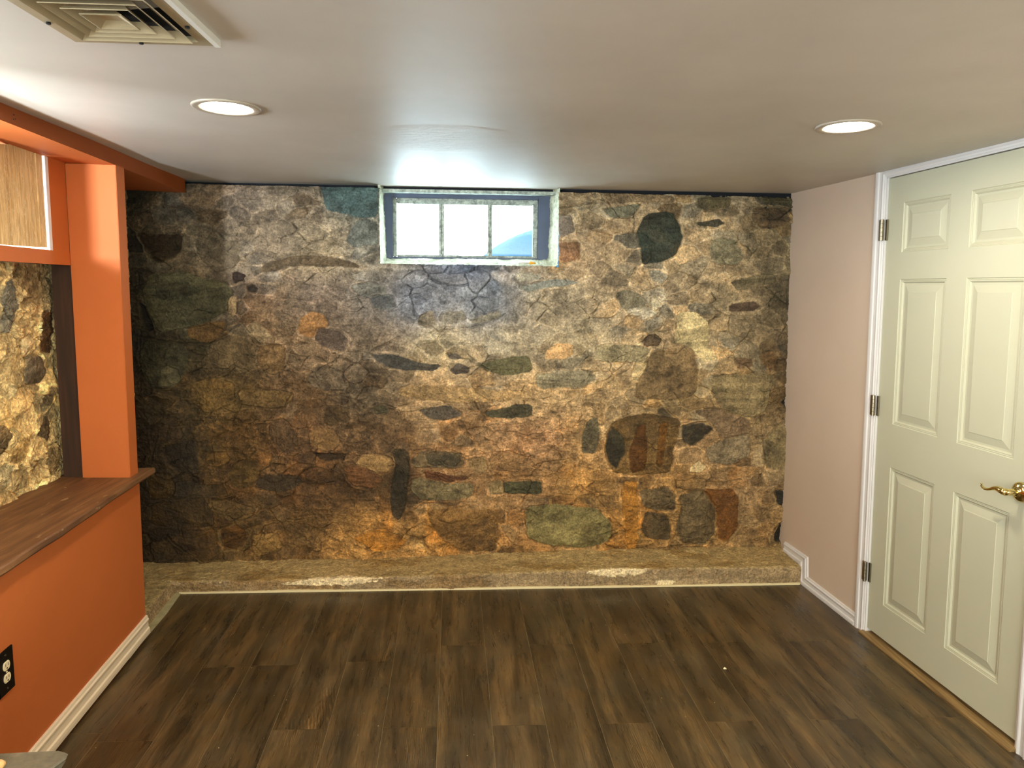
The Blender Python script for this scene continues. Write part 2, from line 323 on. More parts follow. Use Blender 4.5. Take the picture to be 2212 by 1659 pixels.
 ((62,46,28),6,[(-1.76,0.85),(-1.633,0.868),(-1.599,0.773),(-1.706,0.743),(-1.77,0.782)]),
 ((45,34,20),7,[(-1.706,0.728),(-1.54,0.773),(-1.514,0.665),(-1.517,0.572),(-1.606,0.573),(-1.702,0.651)]),
 ((60,44,20),8,[(-1.778,0.582),(-1.665,0.573),(-1.638,0.503),(-1.67,0.434),(-1.783,0.442)]),
 ((108,80,42),8,[(-1.484,0.681),(-1.38,0.696),(-1.351,0.649),(-1.427,0.603),(-1.486,0.627)]),
 ((58,42,20),7,[(-1.777,0.411),(-1.521,0.448),(-1.464,0.369),(-1.451,0.28),(-1.601,0.274),(-1.774,0.284)]),
 ((88,58,24),6,[(-1.414,0.264),(-1.301,0.286),(-1.265,0.222),(-1.319,0.144),(-1.41,0.145)]),
 ((114,88,50),9,[(-1.257,0.222),(-1.118,0.237),(-1.074,0.14),(-1.23,0.095)]),
 ((86,66,34),6,[(-1.332,0.631),(-1.206,0.656),(-1.196,0.578),(-1.228,0.5),(-1.348,0.488),(-1.371,0.566)]),
 ((100,78,44),5,[(-1.553,1.065),(-1.43,1.104),(-1.32,1.066),(-1.323,0.965),(-1.46,0.901),(-1.551,0.964)]),
]
CRACKS = [
 ([(-0.803,1.241),(-0.583,1.249),(-0.426,1.334)],10),
 ([(-0.256,1.356),(-0.18,1.374),(-0.073,1.383),(0.083,1.418),(0.152,1.464)],8),
 ([(-0.453,1.481),(-0.347,1.558),(-0.279,1.558)],6),
 ([(-0.366,0.462),(-0.312,0.414)],9),
 ([(0.072,0.761),(0.127,0.801),(0.229,0.8),(0.284,0.776),(0.418,0.8)],8),
 ([(-0.35,0.699),(-0.148,0.707),(-0.039,0.659),(0.057,0.674),(0.19,0.697),(0.309,0.657)],8),
 ([(0.688,0.429),(0.779,0.306),(0.865,0.22),(0.915,0.203)],9),
 ([(1.138,0.873),(1.252,0.868),(1.301,0.865)],8),
 ([(1.314,0.514),(1.399,0.505),(1.536,0.521)],8),
 ([(-1.271,0.862),(-1.164,0.862)],7),
 ([(-1.13,0.939),(-1.043,0.947),(-1.004,1.039)],16),
 ([(-1.455,0.416),(-1.38,0.423),(-1.334,0.444),(-1.32,0.428)],16),
 ([(-1.063,0.31),(-0.896,0.311)],10),
 ([(-1.699,0.228),(-1.62,0.156),(-1.561,0.108),(-1.502,0.083)],18),
 ([(-1.402,1.981),(-1.315,1.997)],7),
 ([(-1.528,1.985),(-1.46,1.958)],7),
 ([(-1.346,1.388),(-1.272,1.403),(-1.179,1.286),(-1.051,1.277),(-0.992,1.292)],10),
 ([(-1.061,1.535),(-0.869,1.522)],8),
 ([(-1.801,1.317),(-1.626,1.296),(-1.459,1.282),(-1.355,1.328),(-1.272,1.398)],13),
 ([(0.437,2.041),(0.66,2.075)],9),
 ([(0.624,1.934),(0.721,1.906),(0.798,1.914)],9),
 ([(1.218,2.046),(1.292,2.04),(1.41,2.068)],9),
 ([(0.764,1.392),(0.872,1.479)],7),
 ([(1.395,1.655),(1.497,1.711)],8),
 ([(0.624,1.202),(0.92,1.188),(0.983,1.212)],8),
 ([(1.76,1.605),(1.774,1.44),(1.723,1.35)],8),
 ([(-1.778,0.582),(-1.667,0.53),(-1.593,0.581),(-1.518,0.554)],14),
 ([(-1.777,0.411),(-1.673,0.418)],9),
 ([(-1.12,0.622),(-1.052,0.622)],22),
 ([(-1.678,0.633),(-1.628,0.653),(-1.569,0.581),(-1.52,0.541)],12),
 ([(0.444,0.445),(0.696,0.432)],7),
 ([(0.275,0.848),(0.129,0.835)],6),
 ([(-0.007,0.966),(0.004,0.926)],18),
 ([(-0.623,0.944),(-0.611,0.934)],20),
 ([(1.383,1.258),(1.482,1.299)],7),
 ([(1.111,0.98),(0.977,0.953),(0.816,0.987)],8),
 ([(-0.771,1.246),(-0.767,1.195)],10),
 ([(-0.453,0.934),(-0.479,0.945)],12),
 ([(-0.384,0.547),(-0.28,0.567),(-0.099,0.518)],8),
 ([(0.346,0.622),(0.545,0.648)],7),
 ([(-1.733,0.787),(-1.764,0.633)],10),
 ([(-1.797,1.659),(-1.798,1.339),(-1.807,1.04)],10),
 ([(1.63,0.886),(1.67,0.615),(1.647,0.506)],7),
 ([(1.056,0.127),(1.22,0.136),(1.398,0.164)],10),
 ([(-1.443,0.631),(-1.452,0.76),(-1.364,0.811)],9),
 ([(-1.239,0.875),(-1.189,0.857),(-1.089,0.875)],9),
 ([(-0.85,0.153),(-0.818,0.206),(-0.772,0.192)],10),
 ([(-1.169,1.741),(-0.973,1.773),(-0.677,1.768)],5),
 ([(1.47,1.443),(1.661,1.418),(1.744,1.366)],6),
]
TONES = [  # left-edge darks hold real dark stone plus painted corner shade
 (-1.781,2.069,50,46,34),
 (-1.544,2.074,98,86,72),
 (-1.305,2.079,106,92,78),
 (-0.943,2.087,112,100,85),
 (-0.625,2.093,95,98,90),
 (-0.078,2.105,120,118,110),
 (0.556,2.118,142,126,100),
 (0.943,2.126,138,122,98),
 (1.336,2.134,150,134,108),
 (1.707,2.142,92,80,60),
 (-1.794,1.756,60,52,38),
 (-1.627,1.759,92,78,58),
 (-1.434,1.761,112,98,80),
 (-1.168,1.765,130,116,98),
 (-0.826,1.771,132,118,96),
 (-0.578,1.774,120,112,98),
 (-0.077,1.782,106,114,132),  # blue-grey tones below the window carry its glow in the colour
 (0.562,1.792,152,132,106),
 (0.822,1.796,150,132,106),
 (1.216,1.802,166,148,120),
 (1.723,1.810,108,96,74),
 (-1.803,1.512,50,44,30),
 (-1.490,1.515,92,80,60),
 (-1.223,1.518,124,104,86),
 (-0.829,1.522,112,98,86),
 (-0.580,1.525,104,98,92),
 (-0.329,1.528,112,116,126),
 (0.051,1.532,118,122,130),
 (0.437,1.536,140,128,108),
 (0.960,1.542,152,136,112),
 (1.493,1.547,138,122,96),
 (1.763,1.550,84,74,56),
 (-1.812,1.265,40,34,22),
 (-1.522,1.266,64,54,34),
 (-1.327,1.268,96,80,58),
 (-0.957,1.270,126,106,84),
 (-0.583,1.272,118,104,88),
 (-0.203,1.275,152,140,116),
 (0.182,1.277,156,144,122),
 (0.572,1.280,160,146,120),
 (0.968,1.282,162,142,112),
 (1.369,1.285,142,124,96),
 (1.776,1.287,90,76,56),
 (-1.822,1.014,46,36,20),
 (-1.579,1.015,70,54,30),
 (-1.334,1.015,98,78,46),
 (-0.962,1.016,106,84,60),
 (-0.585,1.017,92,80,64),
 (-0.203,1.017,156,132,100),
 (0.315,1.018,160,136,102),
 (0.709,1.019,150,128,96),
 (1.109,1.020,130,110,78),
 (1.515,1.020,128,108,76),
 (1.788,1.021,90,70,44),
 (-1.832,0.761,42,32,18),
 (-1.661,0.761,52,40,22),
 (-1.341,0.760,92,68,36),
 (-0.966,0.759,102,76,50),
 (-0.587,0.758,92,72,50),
 (-0.073,0.756,142,110,76),
 (0.318,0.755,142,110,80),
 (0.715,0.754,142,114,78),
 (1.253,0.752,138,112,80),
 (1.774,0.751,126,108,80),
 (-1.842,0.505,40,30,16),
 (-1.670,0.504,46,34,18),
 (-1.348,0.501,82,58,30),
 (-0.971,0.498,92,66,40),
 (-0.717,0.497,86,63,38),
 (-0.435,0.494,64,52,36),
 (-0.203,0.493,132,102,70),
 (0.322,0.489,136,106,72),
 (0.588,0.487,148,112,66),
 (1.127,0.483,130,100,62),
 (1.538,0.480,138,112,80),
 (1.815,0.477,110,92,66),
 (-1.852,0.246,56,42,22),
 (-1.679,0.243,62,46,24),
 (-1.355,0.239,92,68,36),
 (-0.976,0.235,102,78,46),
 (-0.592,0.230,142,106,60),
 (-0.202,0.225,150,114,66),
 (0.325,0.219,146,112,72),
 (0.863,0.212,132,98,54),
 (1.273,0.207,120,94,58),
 (1.688,0.202,130,104,70),
 (1.828,0.200,96,76,46),
 (-1.857,0.101,60,48,28),
 (-1.359,0.094,110,84,48),
 (-0.593,0.083,150,114,66),
 (0.327,0.069,150,112,66),
 (1.278,0.055,150,118,76),
 (1.836,0.047,110,90,56),
]
GAIN, GAIN_L, GAIN_C = 1.16, 1.3, 1.05

# ---------------------------------------------------------------- numpy noise
def _lat(ix, iy, seed):
    n = (ix*374761393 + iy*668265263 + seed*2147483647) & 0xffffffff
    n = ((n ^ (n >> 13))*1274126177) & 0xffffffff
    return ((n ^ (n >> 16)) & 0xffff)/65535.0
def vnoise(x, y, seed):
    ix = np.floor(x).astype(np.int64); iy = np.floor(y).astype(np.int64)
    fx = x-ix; fy = y-iy; fx = fx*fx*fx*(fx*(fx*6-15)+10); fy = fy*fy*fy*(fy*(fy*6-15)+10)
    a = _lat(ix, iy, seed); b = _lat(ix+1, iy, seed); c = _lat(ix, iy+1, seed); d = _lat(ix+1, iy+1, seed)
    return ((a*(1-fx)+b*fx)*(1-fy) + (c*(1-fx)+d*fx)*fy)*2-1
def fbm(x, y, f, o=4, seed=1, g=0.5):
    r = 0; a = 1.0; t = 0
    for k in range(o):
        c, s = math.cos(0.6*k), math.sin(0.6*k)
        r = r + a*vnoise((x*c-y*s)*f+17.3*k, (x*s+y*c)*f-9.1*k, seed+k); t += a; a *= g; f *= 2.03
    return r/t
def sst(a, b, x):
    t = np.clip((x-a)/(b-a), 0, 1); return t*t*(3-2*t)
def chaikin(p, n=1):
    p = np.array(p, float)
    for _ in range(n):
        q = np.roll(p, -1, 0); p = np.stack([p*.86+q*.14, p*.14+q*.86], 1).reshape(-1, 2)
    return p
def seg_d(px, py, a, b):
    d = b-a; L = d@d+1e-12; t = np.clip(((px-a[0])*d[0]+(py-a[1])*d[1])/L, 0, 1)
    return np.hypot(px-a[0]-t*d[0], py-a[1]-t*d[1])
def sdf(px, py, poly):
    dm = np.full(px.shape, 9.0); ins = np.zeros(px.shape, bool)
    for a, b in zip(poly, np.roll(poly, -1, 0)):
        dm = np.minimum(dm, seg_d(px, py, a, b))
        c = ((a[1] > py) != (b[1] > py)); ins ^= c & (px < (b[0]-a[0])*(py-a[1])/((b[1]-a[1]) if b[1] != a[1] else 1e-9)+a[0])
    return np.where(ins, -dm, dm)
def grid_object(name, P, col, mat, keep=None, parent=None):
    """P: (ny, nx, 3) points, col: (ny, nx, 3) linear colours -> one mesh object"""
    ny, nx = P.shape[:2]; idx = np.arange(ny*nx).reshape(ny, nx)
    q = np.stack([idx[:-1, :-1], idx[:-1, 1:], idx[1:, 1:], idx[1:, :-1]], -1).reshape(-1, 4)
    if keep is not None: q = q[keep[:-1, :-1].reshape(-1)]
    me = bpy.data.meshes.new(name); me.vertices.add(ny*nx); me.vertices.foreach_set('co', P.astype(np.float32).ravel())
    me.loops.add(q.size); me.loops.foreach_set('vertex_index', q.astype(np.int32).ravel())
    me.polygons.add(len(q)); me.polygons.foreach_set('loop_start', (np.arange(len(q))*4).astype(np.int32))
    me.polygons.foreach_set('loop_total', np.full(len(q), 4, np.int32))
    me.polygons.foreach_set('use_smooth', np.ones(len(q), bool))
    me.update(calc_edges=True)
    if col is not None:
        at = me.color_attributes.new('tone', 'FLOAT_COLOR', 'POINT')
        c4 = np.ones((ny*nx, 4), np.float32); c4[:, :3] = np.clip(col, 0, 1).reshape(-1, 3); at.data.foreach_set('color', c4.ravel())
    me.materials.append(mat); o = link(name, me)
    if parent: o.parent = parent; o.matrix_parent_inverse = parent.matrix_world.inverted()
    return o
def nlin(c):
    c = np.asarray(c, float)/255.0; return np.where(c <= .04045, c/12.92, ((c+.055)/1.055)**2.4)

def cells(X, Z, wx, wz, cx, cz, rng, sx_=.8, sz_=1.15):
    x0, x1, z0, z1 = X.min()-.1, X.max()+.1, Z.min()-.1, Z.max()+.1
    f1 = np.full(X.shape, 9.0); f2 = np.full(X.shape, 9.0); cid = np.zeros(X.shape, int); k = 0
    dX = np.zeros(X.shape); dZ = np.zeros(X.shape); xs = X[0]; zs = Z[:, 0]; rx = cx*1.9; rz = cz*2.3
    for j in range(int((z1-z0)/cz)+1):
        for i in range(int((x1-x0)/cx)+1):
            sx = x0+(i+.5+.5*(j % 2)+rng.uniform(-.42, .42))*cx; sz = z0+(j+.5+rng.uniform(-.4, .4))*cz; an = rng.uniform(.6, 1.15); ro = rng.uniform(-.35, .35); k += 1
            a0, a1 = np.searchsorted(xs, [sx-rx, sx+rx]); b0, b1 = np.searchsorted(zs, [sz-rz, sz+rz])
            if a1 <= a0 or b1 <= b0: continue
            sl = (slice(b0, b1), slice(a0, a1)); u = wx[sl]-sx; v = wz[sl]-sz
            uu = (u*math.cos(ro)+v*math.sin(ro))*an*sx_; vv = (v*math.cos(ro)-u*math.sin(ro))*sz_
            d = (np.abs(uu)**2.6+np.abs(vv)**2.6)**(1/2.6)
            A, B = f1[sl], f2[sl]; near = d < A
            B[:] = np.where(near, A, np.minimum(B, d)); cid[sl] = np.where(near, k, cid[sl]); A[:] = np.where(near, d, A)
            dX[sl] = np.where(near, u, dX[sl]); dZ[sl] = np.where(near, v, dZ[sl])
    return np.clip(f2-f1, 0, 1), cid, dX, dZ, rng.uniform(-1, 1, (k+2, 6))
def rubble(X, Z, stones, cracks, tones, gain, seed, cell=(0.135, 0.078), rough=1.0):
    """height towards the room (m) and linear colour of a mortared rubble wall"""
    wx = X + 0.012*fbm(X, Z, 9, 3, seed) + 0.0045*fbm(X, Z, 45, 3, seed+5)
    wz = Z + 0.011*fbm(X, Z, 9, 3, seed+11) + 0.0045*fbm(X, Z, 45, 3, seed+15)
    num = 0; den = 0                                   # broad tone of mortar and staining, with painted glow and corner shade
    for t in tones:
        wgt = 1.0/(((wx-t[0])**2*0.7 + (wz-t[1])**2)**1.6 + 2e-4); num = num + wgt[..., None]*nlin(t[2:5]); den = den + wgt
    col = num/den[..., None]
    h = 0.020*fbm(X, Z, 2.2, 3, seed+20) + 0.009*fbm(X, Z, 8, 4, seed+25, .55) + 0.0035*fbm(X, Z*1.4, 30, 4, seed+30, .6)
    # coursed random stones showing through the mortar
    rng = np.random.RandomState(seed); xs = X[0]; zs = Z[:, 0]
    e, cid, dX, dZ, rnd = cells(X, Z, wx, wz, cell[0], cell[1], rng)
    show = sst(-.25, .35, fbm(X, Z, 3.4, 3, seed+40))*.85+.15
    inner = sst(0.003, 0.016, e)
    h = h + show*inner*(.005 + rnd[cid, 0]*.006 + rnd[cid, 3]*.13*dX + (rnd[cid, 4]*.16-.05)*dZ)*rough
    tint = 1 + show*inner*(.42*rnd[cid, 1] - .10)
    col = col*tint[..., None]*(1 + (show*inner*.13*rnd[cid, 2])[..., None]*np.array([1, 0, -1.3]))
    lip = np.exp(-((e-.004)/.005)**2)*sst(-.15, .4, fbm(X, Z, 7, 3, seed+44))
    col = col*(1+.45*lip[..., None]); h = h + .0035*lip
    cm = sst(.0, .30, fbm(X, Z, 6, 3, seed+50))
    h = h - .022*np.exp(-(e/.0028)**2)*cm*rough
    # thin layers of flaked mortar: small plates a few mm proud of each other
    e2, ci2, dX2, dZ2, rn2 = cells(X, Z, wx+.006*fbm(X, Z, 30, 3, seed+90), wz+.005*fbm(X, Z, 30, 3, seed+92), cell[0]*.42, cell[1]*.46, rng)
    sh2 = sst(-.15, .30, fbm(X, Z, 4.3, 3, seed+95)); in2 = sst(.0, .0035, e2)
    h = h + sh2*in2*(.0022*rn2[ci2, 0]+.002 + rn2[ci2, 3]*.10*dX2 + rn2[ci2, 4]*.14*dZ2)
    h = h - sh2*.005*np.exp(-(e2/.0015)**2)*sst(.1, .4, fbm(X, Z, 9, 2, seed+97))
    col = col*(1+sh2*in2*.20*rn2[ci2, 1])[..., None]
    # smeared, flaking mortar: ridges painted with pale deposits and highlights, hollows with shade
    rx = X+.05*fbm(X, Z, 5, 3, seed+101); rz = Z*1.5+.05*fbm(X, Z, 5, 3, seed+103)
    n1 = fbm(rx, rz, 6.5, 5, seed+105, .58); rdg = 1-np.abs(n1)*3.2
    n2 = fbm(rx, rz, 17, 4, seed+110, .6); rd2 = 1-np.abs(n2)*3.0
    mm = 1-.55*show*inner; loc = sst(-.3, .4, fbm(X, Z, 2.6, 3, seed+120))*.8+.2
    h = h + mm*loc*(.010*np.clip(rdg, -.8, 1)+.0045*np.clip(rd2, -.8, 1))*rough
    step = sst(-.02, .02, n1); h = h + .007*step*loc*mm*rough
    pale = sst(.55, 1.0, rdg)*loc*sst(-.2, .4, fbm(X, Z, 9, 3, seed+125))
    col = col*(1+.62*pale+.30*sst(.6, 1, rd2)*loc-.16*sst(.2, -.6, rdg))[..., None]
    b = fbm(X, Z*1.5, 13, 5, seed+60, .62); col = col*(1+.55*b)[..., None]
    b2 = fbm(X, Z*1.3, 42, 4, seed+66, .6); col = col*(1+.26*b2)[..., None]
    rust = sst(.15, .6, fbm(X*1.6, Z*.7, 5, 4, seed+70))*sst(1.3, .1, Z)
    col = col*(1+rust[..., None]*np.array([.10, -.05, -.26]))
    lum = col.mean(-1, keepdims=True); col = col*np.clip(lum/.115, .35, 2.2)**.22
    # individually traced stones, and hollows with shade in their tone
    for c, r, poly in stones:
        p = chaikin(poly); m = .05
        a0, a1 = np.searchsorted(xs, [p[:, 0].min()-m, p[:, 0].max()+m]); b0, b1 = np.searchsorted(zs, [p[:, 1].min()-m, p[:, 1].max()+m])
        if a1-a0 < 2 or b1-b0 < 2: continue
        sl = (slice(b0, b1), slice(a0, a1)); x, z = X[sl], Z[sl]
        qx = x*.3+wx[sl]*.7+.0035*fbm(x, z, 28, 3, 3); qz = z*.3+wz[sl]*.7+.0035*fbm(x, z, 28, 3, 8)
        ph = int(abs(poly[0][0]*997+poly[0][1]*613)) % 1000
        s = sdf(qx, qz, p); sw = .0025+.010*sst(-.1, .5, fbm(x, z, 6, 3, ph+21)); ms = sst(.4, -1, s/sw); R = abs(r)/1000.
        dome = sst(0, -.045, s)
        gr = fbm(x*math.cos(ph)+z*math.sin(ph), z, 30, 5, ph, .65); bl = fbm(x, z, 9, 3, ph+3)
        sc = nlin(c)*(1+.65*gr+.60*bl)[..., None]
        col[sl] = col[sl]*(1-ms[..., None]*.93) + sc*ms[..., None]*.93
        if r > 0:
            h[sl] = h[sl]*(1-ms*.35) + ms*(R*.45+R*.75*dome+.005*gr+.005*bl)
            h[sl] -= .009*np.exp(-((s-.002)/.0032)**2)*sst(-.25, .35, fbm(x, z, 11, 3, ph+9))
            rim = np.exp(-((s-.010)/.006)**2)*sst(-.3, .3, fbm(x, z, 9, 2, ph+12))
            h[sl] += .004*rim; col[sl] *= (1+.35*rim[..., None])
        else:
            h[sl] -= sst(.004, -.012, s)*R
    for pts, d in cracks:
        p = np.array(pts); m = .03
        a0, a1 = np.searchsorted(xs, [p[:, 0].min()-m, p[:, 0].max()+m]); b0, b1 = np.searchsorted(zs, [p[:, 1].min()-m, p[:, 1].max()+m])
        if a1-a0 < 2 or b1-b0 < 2: continue
        sl = (slice(b0, b1), slice(a0, a1)); dm = np.full(X[sl].shape, 9.)
        for a, b in zip(p[:-1], p[1:]): dm = np.minimum(dm, seg_d(wx[sl], wz[sl], a, b))
        wd = .0030*(1+.5*fbm(X[sl], Z[sl], 25, 2, 5))
        h[sl] -= d/1000.*1.3*np.exp(-(dm/wd)**2)
        h[sl] += .003*np.exp(-((dm-.008)/.004)**2)
    h = h + .0018*fbm(X, Z, 100, 3, seed+80, .7)
    return h, np.clip(col*gain, 0.002, .95)

# ---------------------------------------------------------------- the setting: back wall
WALLY = lambda x, z: 3.895 + .02*x + .038*(z-.1)
st = .0031
xs = np.arange(-1.90, 1.87, st); ts = np.arange(0.0, 2.126, st)
ztop = 2.129 + .004*fbm(xs, xs*0, 14, 3, 90)
X, T = np.meshgrid(xs, ts); Zz = T*(ztop/ts[-1])[None, :]
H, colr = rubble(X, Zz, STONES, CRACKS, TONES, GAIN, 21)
edge_top = sst(.03, .0, ztop[None, :]-Zz); H = H - .012*edge_top
Y = WALLY(X, Zz) - H
jx0 = -.527 + .006*fbm(Zz*9, Zz*0, 1, 3, 3); jx1 = .446 + .007*fbm(Zz*9+40, Zz*0, 1, 3, 4); jz = 1.724 + .004*fbm(X*12, X*0, 1, 3, 6)
hole = (X > jx0) & (X < jx1) & (Zz > jz)
dj = np.minimum(np.minimum(np.abs(X-jx0), np.abs(X-jx1)), 9)
keep = ~hole
P = np.stack([X, Y, Zz], -1)
capz = P[-1].copy(); capz[:, 1] += .10; P = np.concatenate([P, capz[None]], 0)
colr = np.concatenate([colr, colr[-1:]], 0); keep = np.concatenate([keep, keep[-1:]], 0)
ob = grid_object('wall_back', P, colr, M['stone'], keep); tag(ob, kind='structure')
del X, T, Zz, H, Y, P, colr, keep, hole

# left stone wall behind the half wall, tones lightened for its warm light
LT = [(1.5, .9, 150, 128, 88), (2.6, .9, 172, 150, 108), (2.9, 1.1, 178, 154, 108), (2.7, 1.5, 150, 132, 96), (3.0, 1.3, 160, 138, 96), (3.05, 1.6, 120, 100, 70), (3.3, 1.5, 140, 126, 98), (3.6, 1.0, 140, 126, 94),
      (3.85, 1.7, 138, 126, 98), (3.85, .5, 140, 130, 106), (3.4, .3, 100, 88, 66), (2.8, 1.0, 190, 164, 112)]
LS = [((84, 74, 60), 12, [(2.86, 1.20), (2.98, 1.19), (3.03, 1.25), (3.0, 1.31), (2.9, 1.31)]), ((70, 60, 44), 10, [(2.60, 1.46), (2.68, 1.44), (2.72, 1.58), (2.64, 1.66), (2.58, 1.62)]),
      ((62, 50, 34), 8, [(2.93, .98), (3.0, .94), (3.05, 1.0), (3.0, 1.06)]), ((92, 78, 54), 8, [(2.98, 1.10), (3.05, 1.08), (3.09, 1.16), (3.02, 1.18)]),
      ((100, 96, 84), 8, [(2.74, 1.42), (2.80, 1.40), (2.86, 1.52), (2.82, 1.62), (2.76, 1.60)]), ((76, 44, 20), 3, [(3.0, 1.32), (3.1, 1.30), (3.12, 1.48), (3.03, 1.5)]),
      ((206, 184, 140), 12, [(2.86, 1.32), (2.9, 1.30), (2.97, 1.36), (2.93, 1.40), (2.87, 1.38)]), ((214, 196, 156), 14, [(2.55, 1.30), (2.62, 1.32), (2.64, 1.42), (2.58, 1.46), (2.5, 1.42)]),
      ((92, 76, 52), 10, [(2.6, .98), (2.7, .96), (2.76, 1.02), (2.7, 1.08), (2.6, 1.07)]), ((120, 100, 66), 10, [(2.98, .80), (3.08, .80), (3.1, .9), (3.0, .92)])]
ys = np.arange(.3, 4.02, .004); zs_ = np.arange(0.0, 2.22, .004); Yy, Zz = np.meshgrid(ys, zs_)
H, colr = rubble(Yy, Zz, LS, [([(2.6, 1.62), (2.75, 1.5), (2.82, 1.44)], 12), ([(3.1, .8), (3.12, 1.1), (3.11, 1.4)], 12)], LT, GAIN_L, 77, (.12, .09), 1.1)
H = H*1.15; Hf = sst(3.80, 3.95, Yy); H = H*(1-.5*Hf)
Xx = -1.287-.0686*Yy+.0127*Zz-.315+H
hole = (Yy > .70) & (Yy < 2.93) & (Zz > 1.715) & (Zz < 2.125)
ob = grid_object('wall_left', np.stack([Xx, Yy, Zz], -1), colr, M['stone_left'], ~hole); tag(ob, kind='structure')
del Yy, Zz, H, Xx, colr

# ceiling, floor base, plain walls
nx, ny = 90, 140
gx, gy = np.meshgrid(np.linspace(-2.6, 2.7, nx), np.linspace(-2.4, 4.45, ny))
gz = Zc(gy) + .0035*fbm(gx, gy, 1.1, 2, 3)*sst(4.0, 3.5, gy) + .0*gx
ob = grid_object('ceiling', np.stack([gx, gy, gz], -1)[:, ::-1], None, M['ceiling']); tag(ob, kind='structure')
b = MB(); b.box((-2.0, 4.02, 2.06), (-.56, 4.06, 2.30)); b.box((.47, 4.02, 2.06), (2.2, 4.06, 2.30)); b.box((-.56, 4.06, 2.132), (.47, 4.10, 2.30))
tag(b.build('gap_backing', M['gap']), kind='structure')  # added dark plate, blocks the sky and stands in for gap shade

b = MB()                                                # right wall around the door opening
for (a0, a1, z0, z1) in ((3.133, 4.25, -.05, 2.30), (2.262, 3.133, 2.112, 2.30), (-2.3, 2.262, -.05, 2.30)): b.wbox(RW, a0, a1, z0, z1, 0, -.12)
tag(b.build('wall_right', M['beige']), kind='structure')
b = MB(); b.box((-2.6, -2.45, -.05), (2.6, -2.3, 2.35)); tag(b.build('wall_front', M['beige']), kind='structure')
b = MB(); b.box((-2.4, -2.4, -.06), (-2.25, .32, 2.35)); b.box((-2.4, .25, -.06), (-1.3, .32, 2.35)); b.build('wall_left', M['beige'])['kind'] = 'structure'

# floor: grooved vinyl planks over a pale base
m = NM('vinyl_plank'); uv = m.n('UVMap'); at = m.n('Attribute', attribute_name='rnd')
mp = m.n('Mapping'); m.l(uv.outputs[0], mp.inputs[0]); m.l(at.outputs['Vector'], mp.inputs['Location'])
V = mp.outputs[0]
def sc(v, s):
    q = m.n('Mapping'); m.l(v, q.inputs[0]); q.inputs['Scale'].default_value = s; return q.outputs[0]
broad = m.noise(sc(V, (11, 1.3, 1)), 1.0, 3, 0.55, 0.5); mid = m.noise(sc(V, (34, 3.2, 1)), 1.0, 4, 0.6, 1.0)
fine = m.noise(sc(V, (260, 14, 1)), 1.0, 5, 0.7, 0.5); spot = m.noise(sc(V, (9, 5, 1)), 1.0, 4, 0.6, 0.8)
c1 = m.ramp(broad, [(0.28, (46, 38, 25)), (0.48, (72, 60, 40)), (0.68, (98, 81, 54))])
c2 = m.ramp(mid, [(0.25, (0.62, 0.62, 0.62)), (0.75, (1.36, 1.34, 1.30))])
c = m.mix(1.0, c1, c2, 'MULTIPLY'); c = m.mix(1.0, c, m.ramp(fine, [(0.3, (0.66, 0.66, 0.66)), (0.7, (1.42, 1.40, 1.36))]), 'MULTIPLY')
c = m.mix(1.0, c, m.ramp(spot, [(0.35, (0.86, 0.90, 0.98)), (0.65, (1.16, 1.04, 0.86))]), 'MULTIPLY')
wv = m.n('TexWave', wave_type='RINGS', rings_direction='Z'); m.l(sc(V, (9, 1.1, 1)), wv.inputs['Vector']); wv.inputs['Scale'].default_value = 5.5; wv.inputs['Distortion'].default_value = 7; wv.inputs['Detail'].default_value = 4; wv.inputs['Detail Scale'].default_value = 1.3
rm = m.ramp(m.noise(sc(V, (6, 1.6, 1)), 1.0, 2), [(0.52, (0.0, 0.0, 0.0)), (0.62, (1.0, 1.0, 1.0))])
rg = m.ramp(wv.outputs['Fac'], [(0.0, (0.80, 0.80, 0.80)), (0.86, (1.0, 1.0, 1.0)), (0.97, (1.75, 1.65, 1.5))])
c = m.mix(rm, c, m.mix(1.0, c, rg, 'MULTIPLY'))
vo = m.n('TexVoronoi', feature='F1'); m.l(m.coords(), vo.inputs['Vector']); vo.inputs['Scale'].default_value = 17
dust = m.math('LESS_THAN', vo.outputs['Distance'], 0.036); sel = m.n('SeparateColor'); m.l(vo.outputs['Color'], sel.inputs[0])
dust = m.math('MULTIPLY', dust, m.math('GREATER_THAN', sel.outputs[0], 0.55))
haze = m.ramp(m.noise(m.coords(), 3.2, 6, 0.7), [(0.48, (0.0, 0.0, 0.0)), (0.8, (0.13, 0.13, 0.13))])
c = m.mix(haze, c, lin((150, 138, 112))); c = m.mix(dust, c, lin((215, 200, 160)))
m.col(c); m.rough(m.ramp(mid, [(0.3, (0.24, 0.24, 0.24)), (0.7, (0.36, 0.36, 0.36))]), spec=0.45); m.bump(fine, 0.25, 0.0015)
M['plank'] = m.m
m = NM('pale_subfloor'); m.col((158, 138, 98)); m.rough(.7); M['sub'] = m.m
verts, faces, uvs, rnds, mats = [], [], [], [], []
def quad(p, u=None, r=(0, 0, 0), mi=0):
    i = len(verts); verts.extend(p); faces.append((i, i+1, i+2, i+3)); uvs.extend(u or [(0, 0)]*4); rnds.extend([r]*4); mats.append(mi)
g = .0007; rr_ = random.Random(4)
SPEC = {-3: 2.90, -5: 2.88, -6: 2.87, -7: 2.38}
